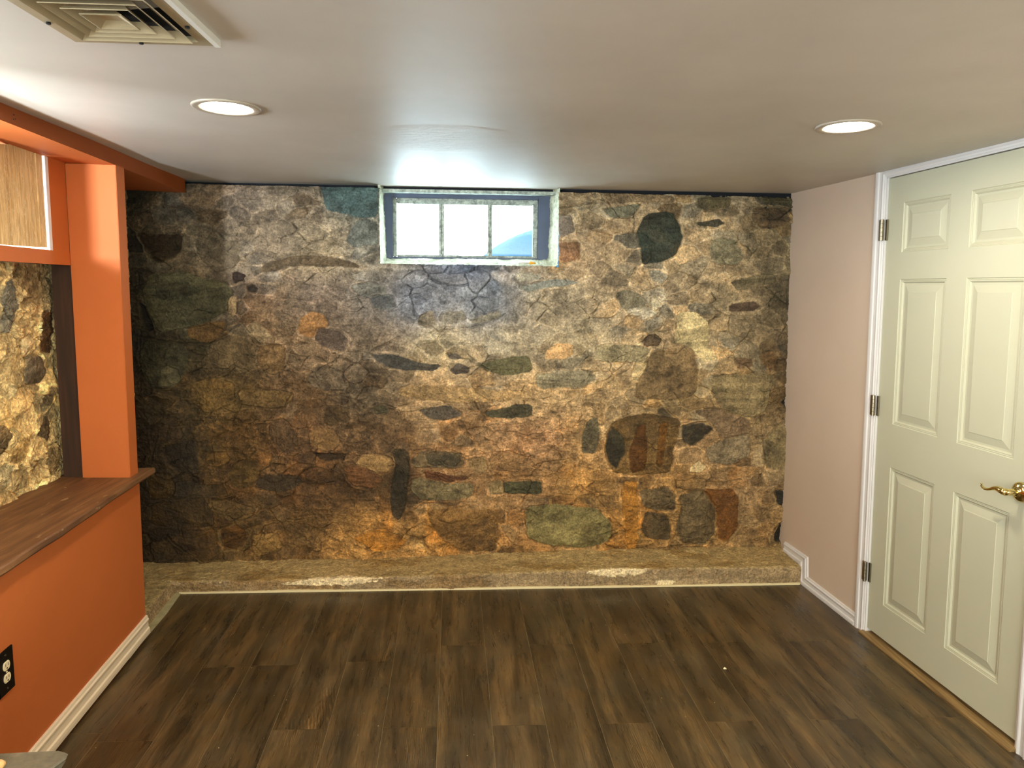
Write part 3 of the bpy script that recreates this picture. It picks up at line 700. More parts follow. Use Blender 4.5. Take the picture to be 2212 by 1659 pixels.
for n in range(-10, 10):
    j0 = SPEC.get(n, 2.43 if n % 2 == 0 else 3.03); y = j0 - 1.22*6
    while y < 3.75:
        a, bb = max(y, -2.35), min(y+1.22, 3.75)
        if bb > a:
            r = (rr_.uniform(0, 40), rr_.uniform(0, 40), 0)
            xe = lambda yy, k: .065+.2*k-.033*(yy-2.43)
            quad([(xe(a, n)+g, a+g, 0), (xe(a, n+1)-g, a+g, 0), (xe(bb, n+1)-g, bb-g, 0), (xe(bb, n)+g, bb-g, 0)], [(0, a-y), (.2, a-y), (.2, bb-y), (0, bb-y)], r)
        y += 1.22
quad([(-2.3, -2.4, -.0012), (2.5, -2.4, -.0012), (2.5, 4.3, -.0012), (-2.3, 4.3, -.0012)], mi=1)
me = bpy.data.meshes.new('floor'); me.from_pydata(verts, [], faces); ul = me.uv_layers.new(name='UVMap')
for i, q in enumerate(uvs): ul.data[i].uv = q
ra = me.attributes.new('rnd', 'FLOAT_VECTOR', 'POINT'); ra.data.foreach_set('vector', np.array(rnds, np.float32).ravel())
me.materials.append(M['plank']); me.materials.append(M['sub']); me.polygons.foreach_set('material_index', mats)
tag(link('floor', me), kind='structure')

# ---------------------------------------------------------------- concrete curb at the foot of the stone wall
def curb_col(A, B, front, seed):
    top = nlin((170, 148, 104)); fr = nlin((154, 132, 100)); k = front[..., None]
    c = top*(1-k)+fr*k
    c = c*(1+.30*fbm(A*.6, B*2.4, 7, 5, seed, .6)[..., None])*(1+.18*fbm(A, B, 40, 4, seed+4, .6)[..., None])
    br = sst(.12, .5, fbm(A, B*1.5, 5, 4, seed+9)); c = c*(1+br[..., None]*np.array([-.22, -.30, -.42]))
    return c
cx_ = np.arange(-1.84, 1.80, .004); nprof = 96; tt = np.linspace(0, 1, nprof)
A, Tt = np.meshgrid(cx_, tt)
hh = .066 + .036*sst(-1.2, 1.2, A) + .003*fbm(A, A*0, 6, 3, 8)
yf = 3.617+.013*(A+1.55) + .003*fbm(A, A*0, 9, 3, 12)
# profile: 0..0.68 top from the wall to the front edge, 0.68..0.76 worn edge, 0.76..1 front face
a1_ = np.clip(Tt/.68, 0, 1); a2_ = np.clip((Tt-.68)/.08, 0, 1)*math.pi/2; a3_ = np.clip((Tt-.76)/.24, 0, 1)
R_ = .012+.006*fbm(A, A*0, 12, 3, 17)
yb_ = 3.95; Yc = yb_+(yf+R_-yb_)*a1_ - R_*np.sin(a2_); Zs = hh+.016*(1-a1_)**1.5 - R_*(1-np.cos(a2_)) - (hh-R_)*a3_*1.02
fr_ = sst(.68, .76, Tt); nz = .0035*fbm(A, Tt*.45, 9, 4, 31)+.0022*fbm(A, Tt*.45, 60, 3, 37)
Yc = Yc - nz*fr_*1.6; Zs = Zs + nz*(1-fr_)*1.2
cc = curb_col(A, Tt*.45, fr_, 50)
for (xa, xb, ta, tb_) in ((-.93, -.50, .63, .86), (.62, .93, .66, .84), (-1.0, -.7, .74, .86), (.98, 1.10, .90, .98)):
    mk = sst(0, .25, 1-((A-(xa+xb)/2)/((xb-xa)/2))**2-((Tt-(ta+tb_)/2)/((tb_-ta)/2))**2 + .9*fbm(A, Tt*.45, 30, 4, 61, .7))
    cc = cc*(1-mk[..., None])+nlin((226, 206, 166))*mk[..., None]
curb = grid_object('concrete_curb', np.stack([A, Yc, Zs], -1), np.clip(cc*GAIN_C, 0, .9), M['curb'])
tag(curb, 'low concrete curb along the foot of the rough stone wall', 'curb')
# the return of the curb along the left wall, its own raised grid, joined to the same mesh
cy_ = np.arange(3.0, 3.72, .004); A, Tt = np.meshgrid(cy_, tt)
hh = .064+.003*fbm(A, A*0, 6, 3, 9); xf = -1.548-.07*(A-3.2)+.004*fbm(A, A*0, 10, 3, 13)
a1_ = np.clip(Tt/.60, 0, 1); a2_ = np.clip((Tt-.60)/.10, 0, 1)*math.pi/2; a3_ = np.clip((Tt-.70)/.30, 0, 1)
Xc = -1.84+(xf-.015+1.84)*a1_+.015*np.sin(a2_)+.012*a3_; Zs = hh+.02*(1-a1_)-.015*(1-np.cos(a2_))-(hh-.015)*a3_*1.02
nz = .004*fbm(A, Tt*.4, 11, 4, 41)+.002*fbm(A, Tt*.4, 60, 3, 47); fr_ = sst(.6, .7, Tt)
cc = curb_col(A, Tt*.4, fr_, 70)
ret = grid_object('concrete_curb_return', np.stack([Xc+nz*fr_, A, Zs+nz*(1-fr_)], -1)[:, ::-1], np.clip(cc*GAIN_C, 0, .9), M['curb'])
with bpy.context.temp_override(active_object=curb, selected_objects=[curb, ret], selected_editable_objects=[curb, ret]):
    bpy.ops.object.join()
m = NM('bare_concrete'); v = m.coords(); m.col(m.ramp(m.noise(v, 14, 5, .6), [(.3, (150, 142, 104)), (.7, (182, 172, 130))])); m.rough(.85); M['bare'] = m.m
b = MB()
p = [(-1.60, 3.66), (-1.60, 3.0), (-1.485, 2.95), (-1.497, 3.08), (-1.51, 3.384), (-1.536, 3.62), (-1.545, 3.66)]
lo = [b.bm.verts.new((x, y, -.001)) for x, y in p]; hi = [b.bm.verts.new((x, y, .0035)) for x, y in p]
b.bm.faces.new(hi)
for i in range(len(p)): b.bm.faces.new((lo[i], lo[(i+1) % len(p)], hi[(i+1) % len(p)], hi[i]))
tag(b.build('trim_2', M['bare']), kind='structure')
b = MB(); rings = []
for x in np.linspace(-1.545, 1.79, 60):
    y0 = 3.617+.013*(x+1.55); hN = .0105+.002*math.sin(x*5)
    rings.append([(x, y0+.01, .0), (x, y0+.01, hN), (x, y0-.006, hN*.8), (x, y0-.009, 0.0)])
b.loft(rings); m = NM('cream_caulk'); m.col((212, 196, 152)); m.rough(.6); M['caulk'] = m.m
tag(b.build('trim_3', M['caulk']), kind='structure')

# ---------------------------------------------------------------- window in the stone wall
m = NM('weathered_sash'); v = m.coords((1, 1, 1)); m.col(m.ramp(m.noise(v, 40, 6, .7), [(.3, (92, 98, 96)), (.52, (158, 168, 160)), (.7, (206, 214, 204))])); m.rough(.7); m.bump(m.noise(v, 60, 5), .6, .004); M['sash'] = m.m
m = NM('window_glass'); t = m.t; gl = m.n('BsdfGlossy'); gl.inputs['Roughness'].default_value = .02; tr = m.n('BsdfTransparent'); tr.inputs[0].default_value = (.94, .97, .96, 1)
mx = m.n('MixShader'); mx.inputs[0].default_value = .06; m.l(tr.outputs[0], mx.inputs[1]); m.l(gl.outputs[0], mx.inputs[2]); m.l(mx.outputs[0], t.nodes['Material Output'].inputs['Surface']); M['glass'] = m.m
win = empty('window_1', (-.06, 4.1, 1.76)); tag(win, kind='structure')
b = MB()                                                # dark outer frame
FY0, FY1 = 4.092, 4.20
def fr(x0, x1, z0, z1, y0=FY0, y1=FY1): b.box((x0, y0, z0), (x1, y1, z1))
fr(-.530, -.474, 1.755, 2.17); fr(.345, .420, 1.755, 2.17); fr(-.474, .345, 2.098, 2.17); fr(-.474, .345, 1.74, 1.772, 4.10)
b.build('window_frame', M['frame_dark'], win, bevel=.003)
b = MB(); sy0, sy1 = 4.112, 4.150
fr(-.474, -.454, 1.772, 2.098, sy0, sy1); fr(.317, .345, 1.772, 2.098, sy0, sy1); fr(-.454, .317, 2.068, 2.098, sy0, sy1); fr(-.454, .317, 1.772, 1.785, sy0, sy1)
b.build('sash', M['sash'], win, bevel=.004)
for x0, x1 in ((-.216, -.187), (.059, .085)):
    b = MB(); fr(x0, x0+.012, 1.785, 2.068, sy0-.004, sy1); fr(x0+.012, x1, 1.785, 2.068, sy0+.006, sy1)
    o = b.build('mullion', M['sash'], win, bevel=.002)
for x0, x1 in ((-.454, -.216), (-.187, .059), (.085, .317)):
    b = MB(); fr(x0-.003, x1+.003, 1.782, 2.071, 4.135, 4.138); b.build('window_pane', M['glass'], win)
# rough whitewashed reveal: two jambs, sill and head in one folded surface
m = NM('whitewashed_mortar'); v = m.coords(); m.col(m.ramp(m.noise(v, 30, 6, .7), [(.3, (150, 156, 130)), (.5, (205, 208, 184)), (.72, (236, 236, 220))])); m.rough(.85); nb = m.bump(m.noise(m.coords((1, 1, .35)), 60, 6, .7), 1.0, .008); M['wash'] = m.m
pth = [(-.535, 2.16, -.514, 2.16), (-.533, 2.0, -.513, 2.0), (-.528, 1.80, -.508, 1.80), (-.524, 1.722, -.505, 1.771), (-.50, 1.716, -.49, 1.771), (-.2, 1.718, -.2, 1.771), (.1, 1.720, .1, 1.773), (.35, 1.722, .34, 1.776), (.43, 1.722, .388, 1.776), (.446, 1.735, .394, 1.79), (.450, 2.0, .396, 2.0), (.453, 2.16, .398, 2.16)]
pa = np.array(pth); L_ = np.r_[0, np.cumsum(np.hypot(np.diff(pa[:, 0]), np.diff(pa[:, 1])))]; q = np.linspace(0, L_[-1], 520)
F0 = np.stack([np.interp(q, L_, pa[:, i]) for i in range(4)], -1); dp = np.linspace(0, 1, 44); Q, D = np.meshgrid(q, dp)
px_ = F0[:, 0][None]*(1-D)+F0[:, 2][None]*D; pz_ = F0[:, 1][None]*(1-D)+F0[:, 3][None]*D
nn = .008*fbm(Q, D*.15, 16, 4, 91)*np.sin(np.pi*np.clip(D*1.05, 0, 1))**.5 + .003*fbm(Q, D*.15, 90, 3, 95)
dx_ = np.gradient(F0[:, 0]); dz_ = np.gradient(F0[:, 1]); ln = np.hypot(dx_, dz_); nxv, nzv = -dz_/ln, dx_/ln
py_ = (WALLY(px_, pz_)-.004)*(1-D)+4.125*D
grid_object('window_reveal', np.stack([px_-nxv[None]*nn, py_, pz_-nzv[None]*nn], -1), None, M['wash'], parent=win)
b = MB(); b.box((-.56, 4.03, 2.119), (.47, 4.10, 2.136)); b.build('lintel', M['sash'], win, bevel=.003)
# scrap on the sill
b = MB(); b.tube([(.232, 4.005, 1.742), (.262, 4.0, 1.743), (.290, 4.0, 1.743)], .0035, 8)
sc_ = b.build('stick', M['trimring']); e_ = empty('sill_scrap', (.27, 4.0, 1.742)); tag(e_, 'little white stick with a yellow end lying on the window sill', 'stick')
sc_.parent = e_; sc_.matrix_parent_inverse = e_.matrix_world.inverted()
b = MB(); b.tube([(.290, 4.0, 1.743), (.298, 4.0, 1.744), (.308, 4.0, 1.744), (.326, 4.002, 1.742)], [.004, .008, .007, .003], 10)
m = NM('yellow_plastic'); m.col((225, 160, 40)); m.rough(.5); b.build('yellow_tip', m.m, e_, smooth=True)['label'] = 'yellow tip'
# outside: bright ground and a blue mound beyond the right pane
m = NM('outside_ground'); m.col((214, 222, 226)); m.rough(.9); M['snow'] = m.m
b = MB(); b.box((-4, 4.22, 1.55), (4, 14, 1.62)); tag(b.build('outdoor_ground', M['snow']), kind='structure')
m = NM('blue_tarp'); m.col((16, 38, 52)); m.rough(.9, spec=.05); m.bump(m.noise(m.coords(), 30, 4), .3, .01)
gx, gy = np.meshgrid(np.linspace(-.95, .95, 60), np.linspace(-.5, .5, 30)); rr2 = (gx/.9)**2+(gy/.45)**2
gz = .50*np.clip(1-rr2, 0, 1)**.6+.012*fbm(gx, gy, 6, 3, 5)
o = grid_object('tarp_mound', np.stack([gx+.80, gy+5.4, gz+1.60], -1), None, m.m); tag(o, 'pale blue rounded mound outside behind the right window pane', 'mound')

# ---------------------------------------------------------------- left side: half wall, shelf, post, beam, boxed window
b = MB(); b.wbox(LW, -2.3, 3.15, -.01, .742, 0, .10); tag(b.build('half_wall', M['orange'], bevel=.002), 'orange painted half wall below the brown wooden shelf', 'half wall')
b = MB(); b.wbox(LW, -2.3, 3.905, 2.079, 2.20, 0, .05)
b.hexa([LW(-2.3,2.079,0),LW(3.905,2.079,0),LW(3.905,2.088,.34),LW(-2.3,2.088,.34),LW(-2.3,2.20,0),LW(3.905,2.20,0),LW(3.905,2.20,.34),LW(-2.3,2.20,.34)])
beam = b.build('ceiling_beam', M['orange']); tag(beam, 'orange painted beam boxed in under the ceiling along the left wall', 'beam')
b = MB()
for hx, hz in ((0, .0), (.006, -.011), (-.004, -.014)):
    c0 = LW(2.34+hx, 2.110+hz, -.0005); b.tube([c0, c0+Vector((-.003, 0, 0))], .0024, 8)
b.build('nail_hole', M['gap'], beam)
b = MB(); b.wbox(LW, 3.056, 3.140, .772, 2.082, 0, .20)
post = b.build('wooden_post', M['orange'], bevel=.002); tag(post, 'orange painted post standing on the far end of the shelf', 'post')
m = NM('dark_timber'); v = m.coords((30, 30, 2)); m.col(m.ramp(m.noise(v, 1.5, 4), [(.3, (38, 20, 8)), (.7, (66, 38, 18))])); m.rough(.8)
b = MB(); b.wbox(LW, 3.07, 3.135, .772, 2.08, .20, .285); b.build('backing_stud', m.m, post)['label'] = 'dark brown unpainted timber'
# boxed-in window on the left: orange panel with an opening, plywood sheet, daylight around it
w2 = empty('window_2', LW(2.2, 1.9, .22)); tag(w2, kind='structure')
b = MB(); PD0, PD1 = .20, .225
for (a0, a1, z0, z1) in ((2.925, 3.056, 1.674, 2.09), (.5, 2.925, 1.674, 1.728), (.5, .75, 1.728, 2.09)): b.wbox(LW, a0, a1, z0, z1, PD0, PD1)
b.build('window_casing', M['orange'], w2)
b = MB()                                                # tunnel through the stone wall, painted white
for (a0, a1, z0, z1, d0, d1) in ((2.925, 2.98, 1.676, 2.16, .225, .62), (.66, .72, 1.676, 2.16, .225, .62), (.66, 2.98, 1.676, 1.716, .225, .62), (.66, 2.98, 2.135, 2.2, .34, .62)): b.wbox(LW, a0, a1, z0, z1, d0, d1)
b.build('window_reveal', M['wash'], w2)
b = MB(); b.wbox(LW, 2.903, 2.925, 1.728, 2.09, .2005, .24); b.build('daylight_strip', M['white'], w2)  # white board added so the panel edge reads as daylight
m = NM('weathered_plywood'); v = m.coords((1, 26, 2.0)); v2 = m.coords((1, 90, 9))
c = m.ramp(m.noise(v, 2.0, 5, .6, .6), [(.28, (182, 144, 92)), (.5, (214, 180, 126)), (.72, (234, 206, 158))])
c = m.mix(1.0, c, m.ramp(m.noise(v2, 2.0, 4), [(.3, (.78, .76, .72)), (.7, (1.2, 1.18, 1.12))]), 'MULTIPLY')
scr = m.ramp(m.noise(m.coords((1, 2.6, 1.0)), 6, 5, .6, 2.5), [(.485, (0., 0., 0.)), (.5, (.8, .8, .8)), (.515, (0., 0., 0.))])
c = m.mix(scr, c, lin((236, 216, 172))); m.col(c); m.rough(.7); m.bump(m.noise(v2, 2, 4), .3, .002)
ply = empty('plywood_sheet', LW(2.6, 1.73, .23)); tag(ply, 'weathered plywood sheet covering the small window on the left', 'plywood sheet')
b = MB()
b.hexa([LW(2.36,1.727,.203),LW(2.845,1.736,.207),LW(2.845,1.736,.219),LW(2.36,1.727,.215),LW(2.36,2.03,.203),LW(2.845,2.112,.207),LW(2.845,2.112,.219),LW(2.36,2.03,.215)])
b.build('board', m.m, ply)
b = MB(); b.hexa([LW(2.8465,1.737,.204),LW(2.893,1.738,.206),LW(2.893,1.738,.219),LW(2.8465,1.737,.217),LW(2.8465,2.112,.204),LW(2.893,2.112,.206),LW(2.893,2.112,.219),LW(2.8465,2.112,.217)])
b.build('side_strip', m.m, ply)
m = NM('grey_concrete'); v = m.coords(); m.col(m.ramp(m.noise(v, 60, 5), [(.3, (96, 112, 104)), (.7, (146, 160, 150))])); m.rough(.9)
b = MB(); b.wbox(LW, 1.6, 2.80, 1.95, 2.13, .30, .34); b.build('window_head', m.m, w2)
# shelf
m = NM('worn_brown_board'); v = m.coords((14, 1.3, 14)); v2 = m.coords((70, 3, 70))
c = m.ramp(m.noise(v, 1.6, 5, .6, .5), [(.28, (84, 54, 32)), (.5, (112, 76, 46)), (.72, (140, 104, 66))])
c = m.mix(1.0, c, m.ramp(m.noise(v2, 1.5, 4), [(.3, (.75, .74, .72)), (.7, (1.25, 1.24, 1.2))]), 'MULTIPLY')
fl = m.ramp(m.noise(m.coords((6, 1.6, 6)), 9, 5, .7), [(.63, (0., 0., 0.)), (.70, (.55, .55, .55))])
c = m.mix(fl, c, lin((206, 178, 132))); m.col(c); m.rough(.6); m.bump(m.noise(v2, 2, 4), .35, .002); M['board'] = m.m
b = MB(); rings = []
for i in range(60):
    y = -2.3+(3.235+2.3)*i/59; j = .003*math.sin(y*7)+.002*math.sin(y*23)
    dd = .315 if y < 3.1 else .30
    rings.append([LW(y, .744, -.030+j), LW(y, .752, -.036+j), LW(y, .768, -.034+j), LW(y, .773, -.028+j), LW(y-.07*(y > 3.2), .773, dd), LW(y-.07*(y > 3.2), .744, dd)])
b.loft(rings); tag(b.build('wooden_shelf', M['board']), 'worn brown wooden board shelf capping the orange half wall', 'shelf')

# moulded baseboards and casings: one profile (w across, d out of the wall)
PROF = [(0, 0), (0, .013), (.16, .0135), (.30, .0125), (.36, .0085), (.62, .0075), (.72, .0105), (.80, .0110), (.86, .0075), (.97, .0060), (1, .0045), (1, 0)]
def sweep(F, a, bq, off_a, off_b, name, parent=None, mat=None, prof=PROF, dsc=1.0):
    """moulding between wall points a and b (s,z) = outer/bottom line, off = vector to the inner/top line at either end"""
    b = MB(); r = []
    for p, o in ((a, off_a), (bq, off_b)):
        r.append([F(p[0]+o[0]*w_, p[1]+o[1]*w_, d_*dsc) for w_, d_ in prof])
    b.loft(r); return b.build(name, mat or M['white'], parent)
def sweep_path(F, pts, offs, name, parent=None, prof=PROF, dsc=1.0, mat=None):
    b = MB(); b.loft([[F(p[0]+o[0]*w_, p[1]+o[1]*w_, d_*dsc) for w_, d_ in prof] for p, o in zip(pts, offs)])
    return b.build(name, mat or M['white'], parent)
LWn = lambda s, z, d: LW(s, z, -d)
tag(sweep_path(LWn, [(-2.2, .018), (3.152, .018)], [(0, .085), (0, .085)], 'baseboard_left', dsc=1.25, mat=paint('cream_trim', (234, 216, 188), .02, .35, 90, .05)), kind='structure')
tag(sweep_path(RW, [(3.900, .108), (3.722, .104), (3.714, .0), (3.205, .0)], [(0, .060), (-.070, .066), (-.070, .062), (0, .060)], 'baseboard_right', dsc=1.2), kind='structure')
tag(sweep_path(RW, [(2.19, .0), (-2.2, .0)], [(0, .085), (0, .085)], 'baseboard_right', dsc=1.2), kind='structure')

# ---------------------------------------------------------------- panelled door
door = empty('door_1', RW(3.12, 0.02, 0)); tag(door, kind='structure')
S0, S1, DZ0, DZ1 = 2.270, 3.127, .030, 2.104
cols = [(3.023, 2.744), (2.637, 2.365)]; rows = [(.186, .828), (1.022, 1.662), (1.777, 1.990)]
b = MB(); bm = b.bm
sb = [S0, 2.365, 2.637, 2.744, 3.023, S1]; zb = [DZ0, .186, .828, 1.022, 1.662, 1.777, 1.990, DZ1]
DF = -.004
vg = {(i, j): bm.verts.new(RW(s, z, DF)) for i, s in enumerate(sb) for j, z in enumerate(zb)}
for i in range(5):
    for j in range(7):
        if i in (1, 3) and j in (1, 3, 5):
            loops = []
            s0_, s1_, z0_, z1_ = sb[i], sb[i+1], zb[j], zb[j+1]
            prev = [vg[(i, j)], vg[(i+1, j)], vg[(i+1, j+1)], vg[(i, j+1)]]
            for ins, dep in ((.003, -.0035), (.006, -.0025), (.009, -.0040), (.012, -.0035), (.018, -.0095), (.026, -.0095), (.054, -.0035), (.056, -.0020)):
                cur = [bm.verts.new(RW(x, z, DF+dep)) for x, z in ((s0_+ins, z0_+ins), (s1_-ins, z0_+ins), (s1_-ins, z1_-ins), (s0_+ins, z1_-ins))]
                for k in range(4): bm.faces.new((prev[k], prev[(k+1) % 4], cur[(k+1) % 4], cur[k]))
                prev = cur
            bm.faces.new(prev)
        else:
            bm.faces.new((vg[(i, j)], vg[(i+1, j)], vg[(i+1, j+1)], vg[(i, j+1)]))
bk = [bm.verts.new(RW(s, z, -.04)) for s, z in ((S0, DZ0), (S1, DZ0), (S1, DZ1), (S0, DZ1))]
bm.faces.new(bk)
def strip(lst, p, q):
    for a, c in zip(lst[:-1], lst[1:]): pass
edge = [[vg[(i, 0)] for i in range(6)], [vg[(5, j)] for j in range(8)], [vg[(i, 7)] for i in range(5, -1, -1)], [vg[(0, j)] for j in range(7, -1, -1)]]
for e, (p, q) in zip(edge, ((0, 1), (1, 2), (2, 3), (3, 0))): bm.faces.new(e + [bk[q], bk[p]])
b.build('door_leaf', M['door'], door)
# casing: left leg, head, right leg
OW = .062
sweep_path(RW, [(3.137+OW, 0), (3.137+OW, 2.114+OW), (2.262-OW, 2.114+OW), (2.262-OW, 0)], [(-OW, 0), (-OW, -OW), (OW, -OW), (OW, 0)], 'door_casing', door, dsc=1.1)
b = MB()
for a0, a1, z0, z1 in ((3.130, 3.150, 0, 2.114), (2.25, 2.265, 0, 2.114), (2.25, 3.15, 2.107, 2.12)): b.wbox(RW, a0, a1, z0, z1, .004, -.11)
b.build('door_jamb', M['white'], door)
b = MB(); b.wbox(RW, 2.0, 3.4, -.02, 2.2, -.115, -.14); b.build('door_gap_blocker', M['gap'], door)  # added unseen sheet, blocks sky light at the door gaps
m = NM('oak_threshold'); v = m.coords((60, 2, 60)); m.col(m.ramp(m.noise(v, 1.5, 4), [(.3, (110, 84, 50)), (.7, (160, 130, 84))])); m.rough(.5)
b = MB(); rings = []
for s in np.linspace(2.255, 3.140, 12):
    rings.append([RW(s, 0, .030), RW(s, .006, .030), RW(s, .010, .024), RW(s, .012, .0), RW(s, .012, -.06), RW(s, 0, -.06)])
b.loft(rings); b.build('threshold', m.m, door)['label'] = 'brown wooden threshold strip'
for zc_ in (1.880, 1.088, .300):
    b = MB(); b.wbox(RW, 3.116, 3.129, zc_-.046, zc_+.046, -.003, .004); b.wbox(RW, 3.137, 3.156, zc_-.046, zc_+.046, 0, .017)
    h = b.build('hinge', M['nickel'], door, bevel=.001)
    b = MB()
    for k in range(5):
        z0_ = zc_-.047+k*.019; b.tube([RW(3.134, z0_+.0006, .017), RW(3.134, z0_+.0184, .017)], .0072, 14)
    b.build('hinge_knuckle', M['nickel'], h)
hd = empty('door_handle', RW(2.318, .918, 0)); hd.parent = door; hd.matrix_parent_inverse = door.matrix_world.inverted(); hd['label'] = 'polished brass lever handle'
bpy.context.view_layer.update()
b = MB(); rings = []; cR = (2.318, .918)
for r_, d_ in ((.0355, -.004), (.0355, .001), (.034, .006), (.029, .011), (.021, .0145), (.0155, .016), (.0135, .020)):
    rings.append([RW(cR[0]+r_*math.cos(k*math.pi/20), cR[1]+r_*math.sin(k*math.pi/20), d_) for k in range(40)])
b.loft(rings); b.build('rosette', M['brass'], hd, smooth=True)
b = MB(); b.tube([RW(2.318, .918, .014), RW(2.318, .918, .030), RW(2.318, .918, .046), RW(2.320, .918, .060)], [.0115, .0115, .012, .0125], 24)
rg_ = []
pts_ = [(2.312, .918, .058), (2.322, .919, .061), (2.335, .921, .061), (2.350, .922, .059), (2.365, .919, .057), (2.380, .912, .056), (2.395, .906, .056), (2.408, .904, .056), (2.418, .907, .057), (2.424, .913, .058), (2.423, .919, .059), (2.418, .921, .060)]
rad_ = [(.010, .011), (.012, .012), (.0115, .0115), (.010, .010), (.009, .0078), (.0085, .0062), (.008, .0052), (.0072, .0045), (.0062, .004), (.0052, .0035), (.004, .003), (.002, .002)]
b.tube([RW(*p) for p in pts_], rad_, 20)
b.build('lever', M['brass'], hd, smooth=True)

# ---------------------------------------------------------------- recessed ceiling lights
def make_light(x, y, label):
    zc_ = Zc(y); e = empty('ceiling_light', (x, y, zc_)); 
    if label: tag(e, label, 'ceiling light', 'recessed ceiling lights')
    b = MB(); b.disc_lathe((x, y, zc_), [(.094, .004), (.0985, .0), (.099, -.003), (.0975, -.0055), (.092, -.0065), (.078, -.0055), (.0715, -.004), (.0705, .002)], 64)
    b.build('trim_ring', M['trimring'], e, smooth=True)
    b = MB(); n = 64; v = [b.bm.verts.new((x+.0708*math.cos(k*2*math.pi/n), y+.0708*math.sin(k*2*math.pi/n), zc_-.0025)) for k in range(n)]
    b.bm.faces.new(v[::-1]); o = b.build('diffuser', M['lit'], e)
    for p in o.data.polygons:
        if p.normal.z > 0: o.data.flip_normals()
    return e
make_light(-.752, 2.259, 'round recessed ceiling light glowing warm white, on the left')
make_light(1.187, 2.312, 'round recessed ceiling light glowing warm white, above the door side on the right')
for x, y, s in ((-.70, .35, 'behind the air vent, beside the half wall'), (1.25, .35, 'near the handle side of the door'), (-.62, -1.5, 'in the rear corner on the half wall side'), (1.35, -1.5, 'in the rear corner on the door side')):  # assumed lamps out of view, added for fill light
    make_light(x, y, 'added unseen ceiling light '+s)

# ceiling vent
vc = (-.712, 1.495); vz = Zc(1.5); vent = empty('ceiling_vent', (*vc, vz)); tag(vent, 'square louvred ceiling air vent with concentric rings and small screws', 'vent')
vent.rotation_euler.z = math.radians(0)
def sq(h, z, dx=0, dy=0): return [(vc[0]+dx+sx*h, vc[1]+dy+sy*h, vz+z) for sx, sy in ((-1,-1),(1,-1),(1,1),(-1,1))]
b = MB(); b.loft([sq(.146, .004), sq(.147, -.010), sq(.144, -.012), sq(.121, -.012), sq(.1205, .03)], caps=False); b.build('flange', M['ventpaint'], vent)
b = MB(); b.box((vc[0]+.1465, vc[1]-.147, vz-.014), (vc[0]+.1585, vc[1]+.1475, vz+.002)); b.build('lit_edge_strip', M['ventlit'], vent)['label'] = 'flange edge painted bright as lit'
b = MB(); b.box((vc[0]-.13, vc[1]-.13, vz-.0008), (vc[0]+.13, vc[1]+.13, vz-.0002)); b.build('duct_shade', M['ventdark'], vent)  # flat black sheet standing in for the shade inside the vent
for h0, h1 in ((.113, .090), (.087, .066), (.061, .044)):
    b = MB(); b.loft([sq(h1, -.001), sq(h1-.001, -.0015), sq(h0-.0015, -.0165), sq(h0, -.0180), sq(h0+.001, -.0165), sq(h1+.002, -.0005)], caps=False)
    b.build('louvre_ring', M['ventpaint'], vent)
b = MB(); b.loft([sq(.020, -.004), sq(.0385, -.0165), sq(.0395, -.0185), sq(.0375, -.0190), sq(.018, -.0090)]); b.build('centre_plate', M['ventpaint'], vent)
for dx_, dy_ in ((-.134, .03), (.134, .03), (-.003, .134)):
    b = MB(); b.tube([(vc[0]+dx_, vc[1]+dy_, vz-.011), (vc[0]+dx_, vc[1]+dy_, vz-.0155)], .0045, 12); b.build('screw', M['ventdark'], vent)

# power outlet on the half wall
oc = (2.0935, .429); ot = empty('power_outlet', LW(oc[0], oc[1], 0)); tag(ot, 'black outlet cover plate with two cream sockets on the orange half wall', 'outlet')
b = MB(); b.wbox(LWn, oc[0]-.040, oc[0]+.040, oc[1]-.069, oc[1]+.069, 0, .005); b.build('cover_plate', M['black'], ot, bevel=.002)
for dz in (.0195, -.0195):
    b = MB(); r = []
    for d_, k in ((.004, 1), (.0068, 1), (.0076, .94)):
        ring = []
        for a in range(32):
            t = a*2*math.pi/32; s_, z_ = .0172*math.cos(t), .0172*math.sin(t)
            ring.append(LWn(oc[0]+s_*k, oc[1]+dz+max(-.0135, min(.0135, z_))*k, d_))
        r.append(ring)
    b.loft(r); so = b.build('socket', M['cream'], ot)
    b = MB(); b.wbox(LWn, oc[0]-.0075, oc[0]-.0055, oc[1]+dz-.001, oc[1]+dz+.008, .0074, .0079); b.wbox(LWn, oc[0]+.0055, oc[0]+.0075, oc[1]+dz-.001, oc[1]+dz+.007, .0074, .0079)
    c_ = LWn(oc[0], oc[1]+dz-.0075, .0074); b.tube([c_, c_+Vector((.0006, 0, 0))], .0026, 10); b.build('slot', M['black'], so)
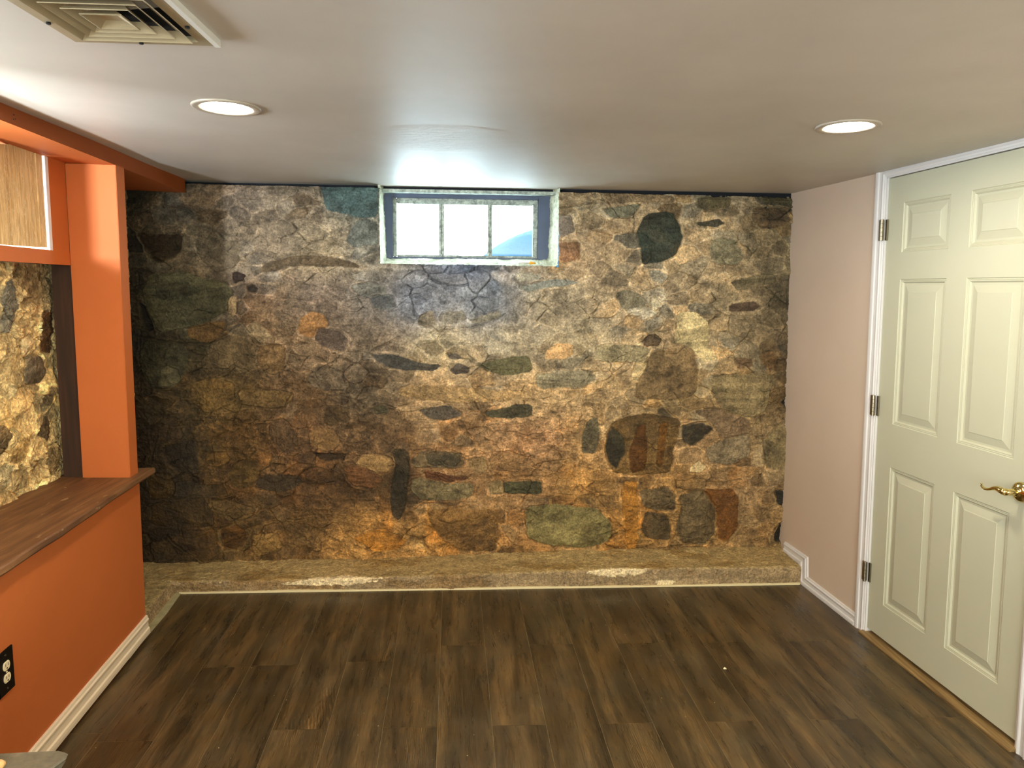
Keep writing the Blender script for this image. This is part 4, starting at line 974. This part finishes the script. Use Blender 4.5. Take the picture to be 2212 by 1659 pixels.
for dz in (0, .053, -.053):
    b = MB(); c_ = LWn(oc[0], oc[1]+dz, .0045); b.tube([c_, c_+Vector((.0022, 0, 0))], .003, 10); b.build('screw', M['cream'] if dz == 0 else M['nickel'], ot)

# slate slab on a timber stand and the wooden knob lying on it
m = NM('grey_slate'); v = m.coords(); m.col(m.ramp(m.noise(v, 22, 6, .65), [(.3, (84, 79, 66)), (.55, (112, 105, 87)), (.75, (134, 126, 104))])); m.rough(.7); m.bump(m.noise(v, 60, 5), .5, .003); M['slate'] = m.m
SZ = .60
b = MB(); top = [(-1.45, 1.466), (-1.02, 1.456), (-.886, 1.462), (-.868, 1.455), (-.864, 1.438), (-.874, 1.40), (-.885, 1.30), (-.88, 1.05), (-1.45, 1.05)]
def off(p, k): return (p[0]+(k if p[0] > -1 else 0), p[1]-(k*.2))
rng_ = random.Random(3)
lay = []
for z, ins in ((SZ-.034, .022), (SZ-.020, .012), (SZ-.012, .010), (SZ-.004, .006), (SZ, .010)):
    lay.append([(p[0]-(ins*(1.0 if p[0] > -1.0 else 0))+rng_.uniform(-.002, .002), p[1]-ins*.25*(p[1] > 1.4), z) for p in top])
b.loft(lay); tag(b.build('slate_slab', M['slate']), 'grey slate slab with a chipped edge in the lower left corner', 'slab')
b = MB(); b.box((-1.36, 1.06, 0), (-.93, 1.40, SZ-.034)); tag(b.build('slab_stand', M['board'], bevel=.004), 'plain wooden stand under the grey slate slab', 'stand')
m = NM('tan_wood'); m.col((222, 178, 116)); m.rough(.5)
b = MB(); b.tube([(-1.10, 1.30, SZ+.014), (-1.02, 1.365, SZ+.014), (-.985, 1.392, SZ+.014), (-.975, 1.40, SZ+.014), (-.970, 1.404, SZ+.014)], [.013, .0135, .013, .0095, .003], 20)
tag(b.build('wooden_dowel', m.m, smooth=True), 'rounded tan wooden dowel end lying on the grey slate slab', 'dowel')
b = MB(); b.tube([(1.060, 2.794, .003), (1.066, 2.795, .005), (1.073, 2.793, .003)], [.003, .005, .002], 8)
tag(b.build('plaster_chip', M['cream'], smooth=True), 'tiny cream chip lying on the dark plank floor', 'chip')
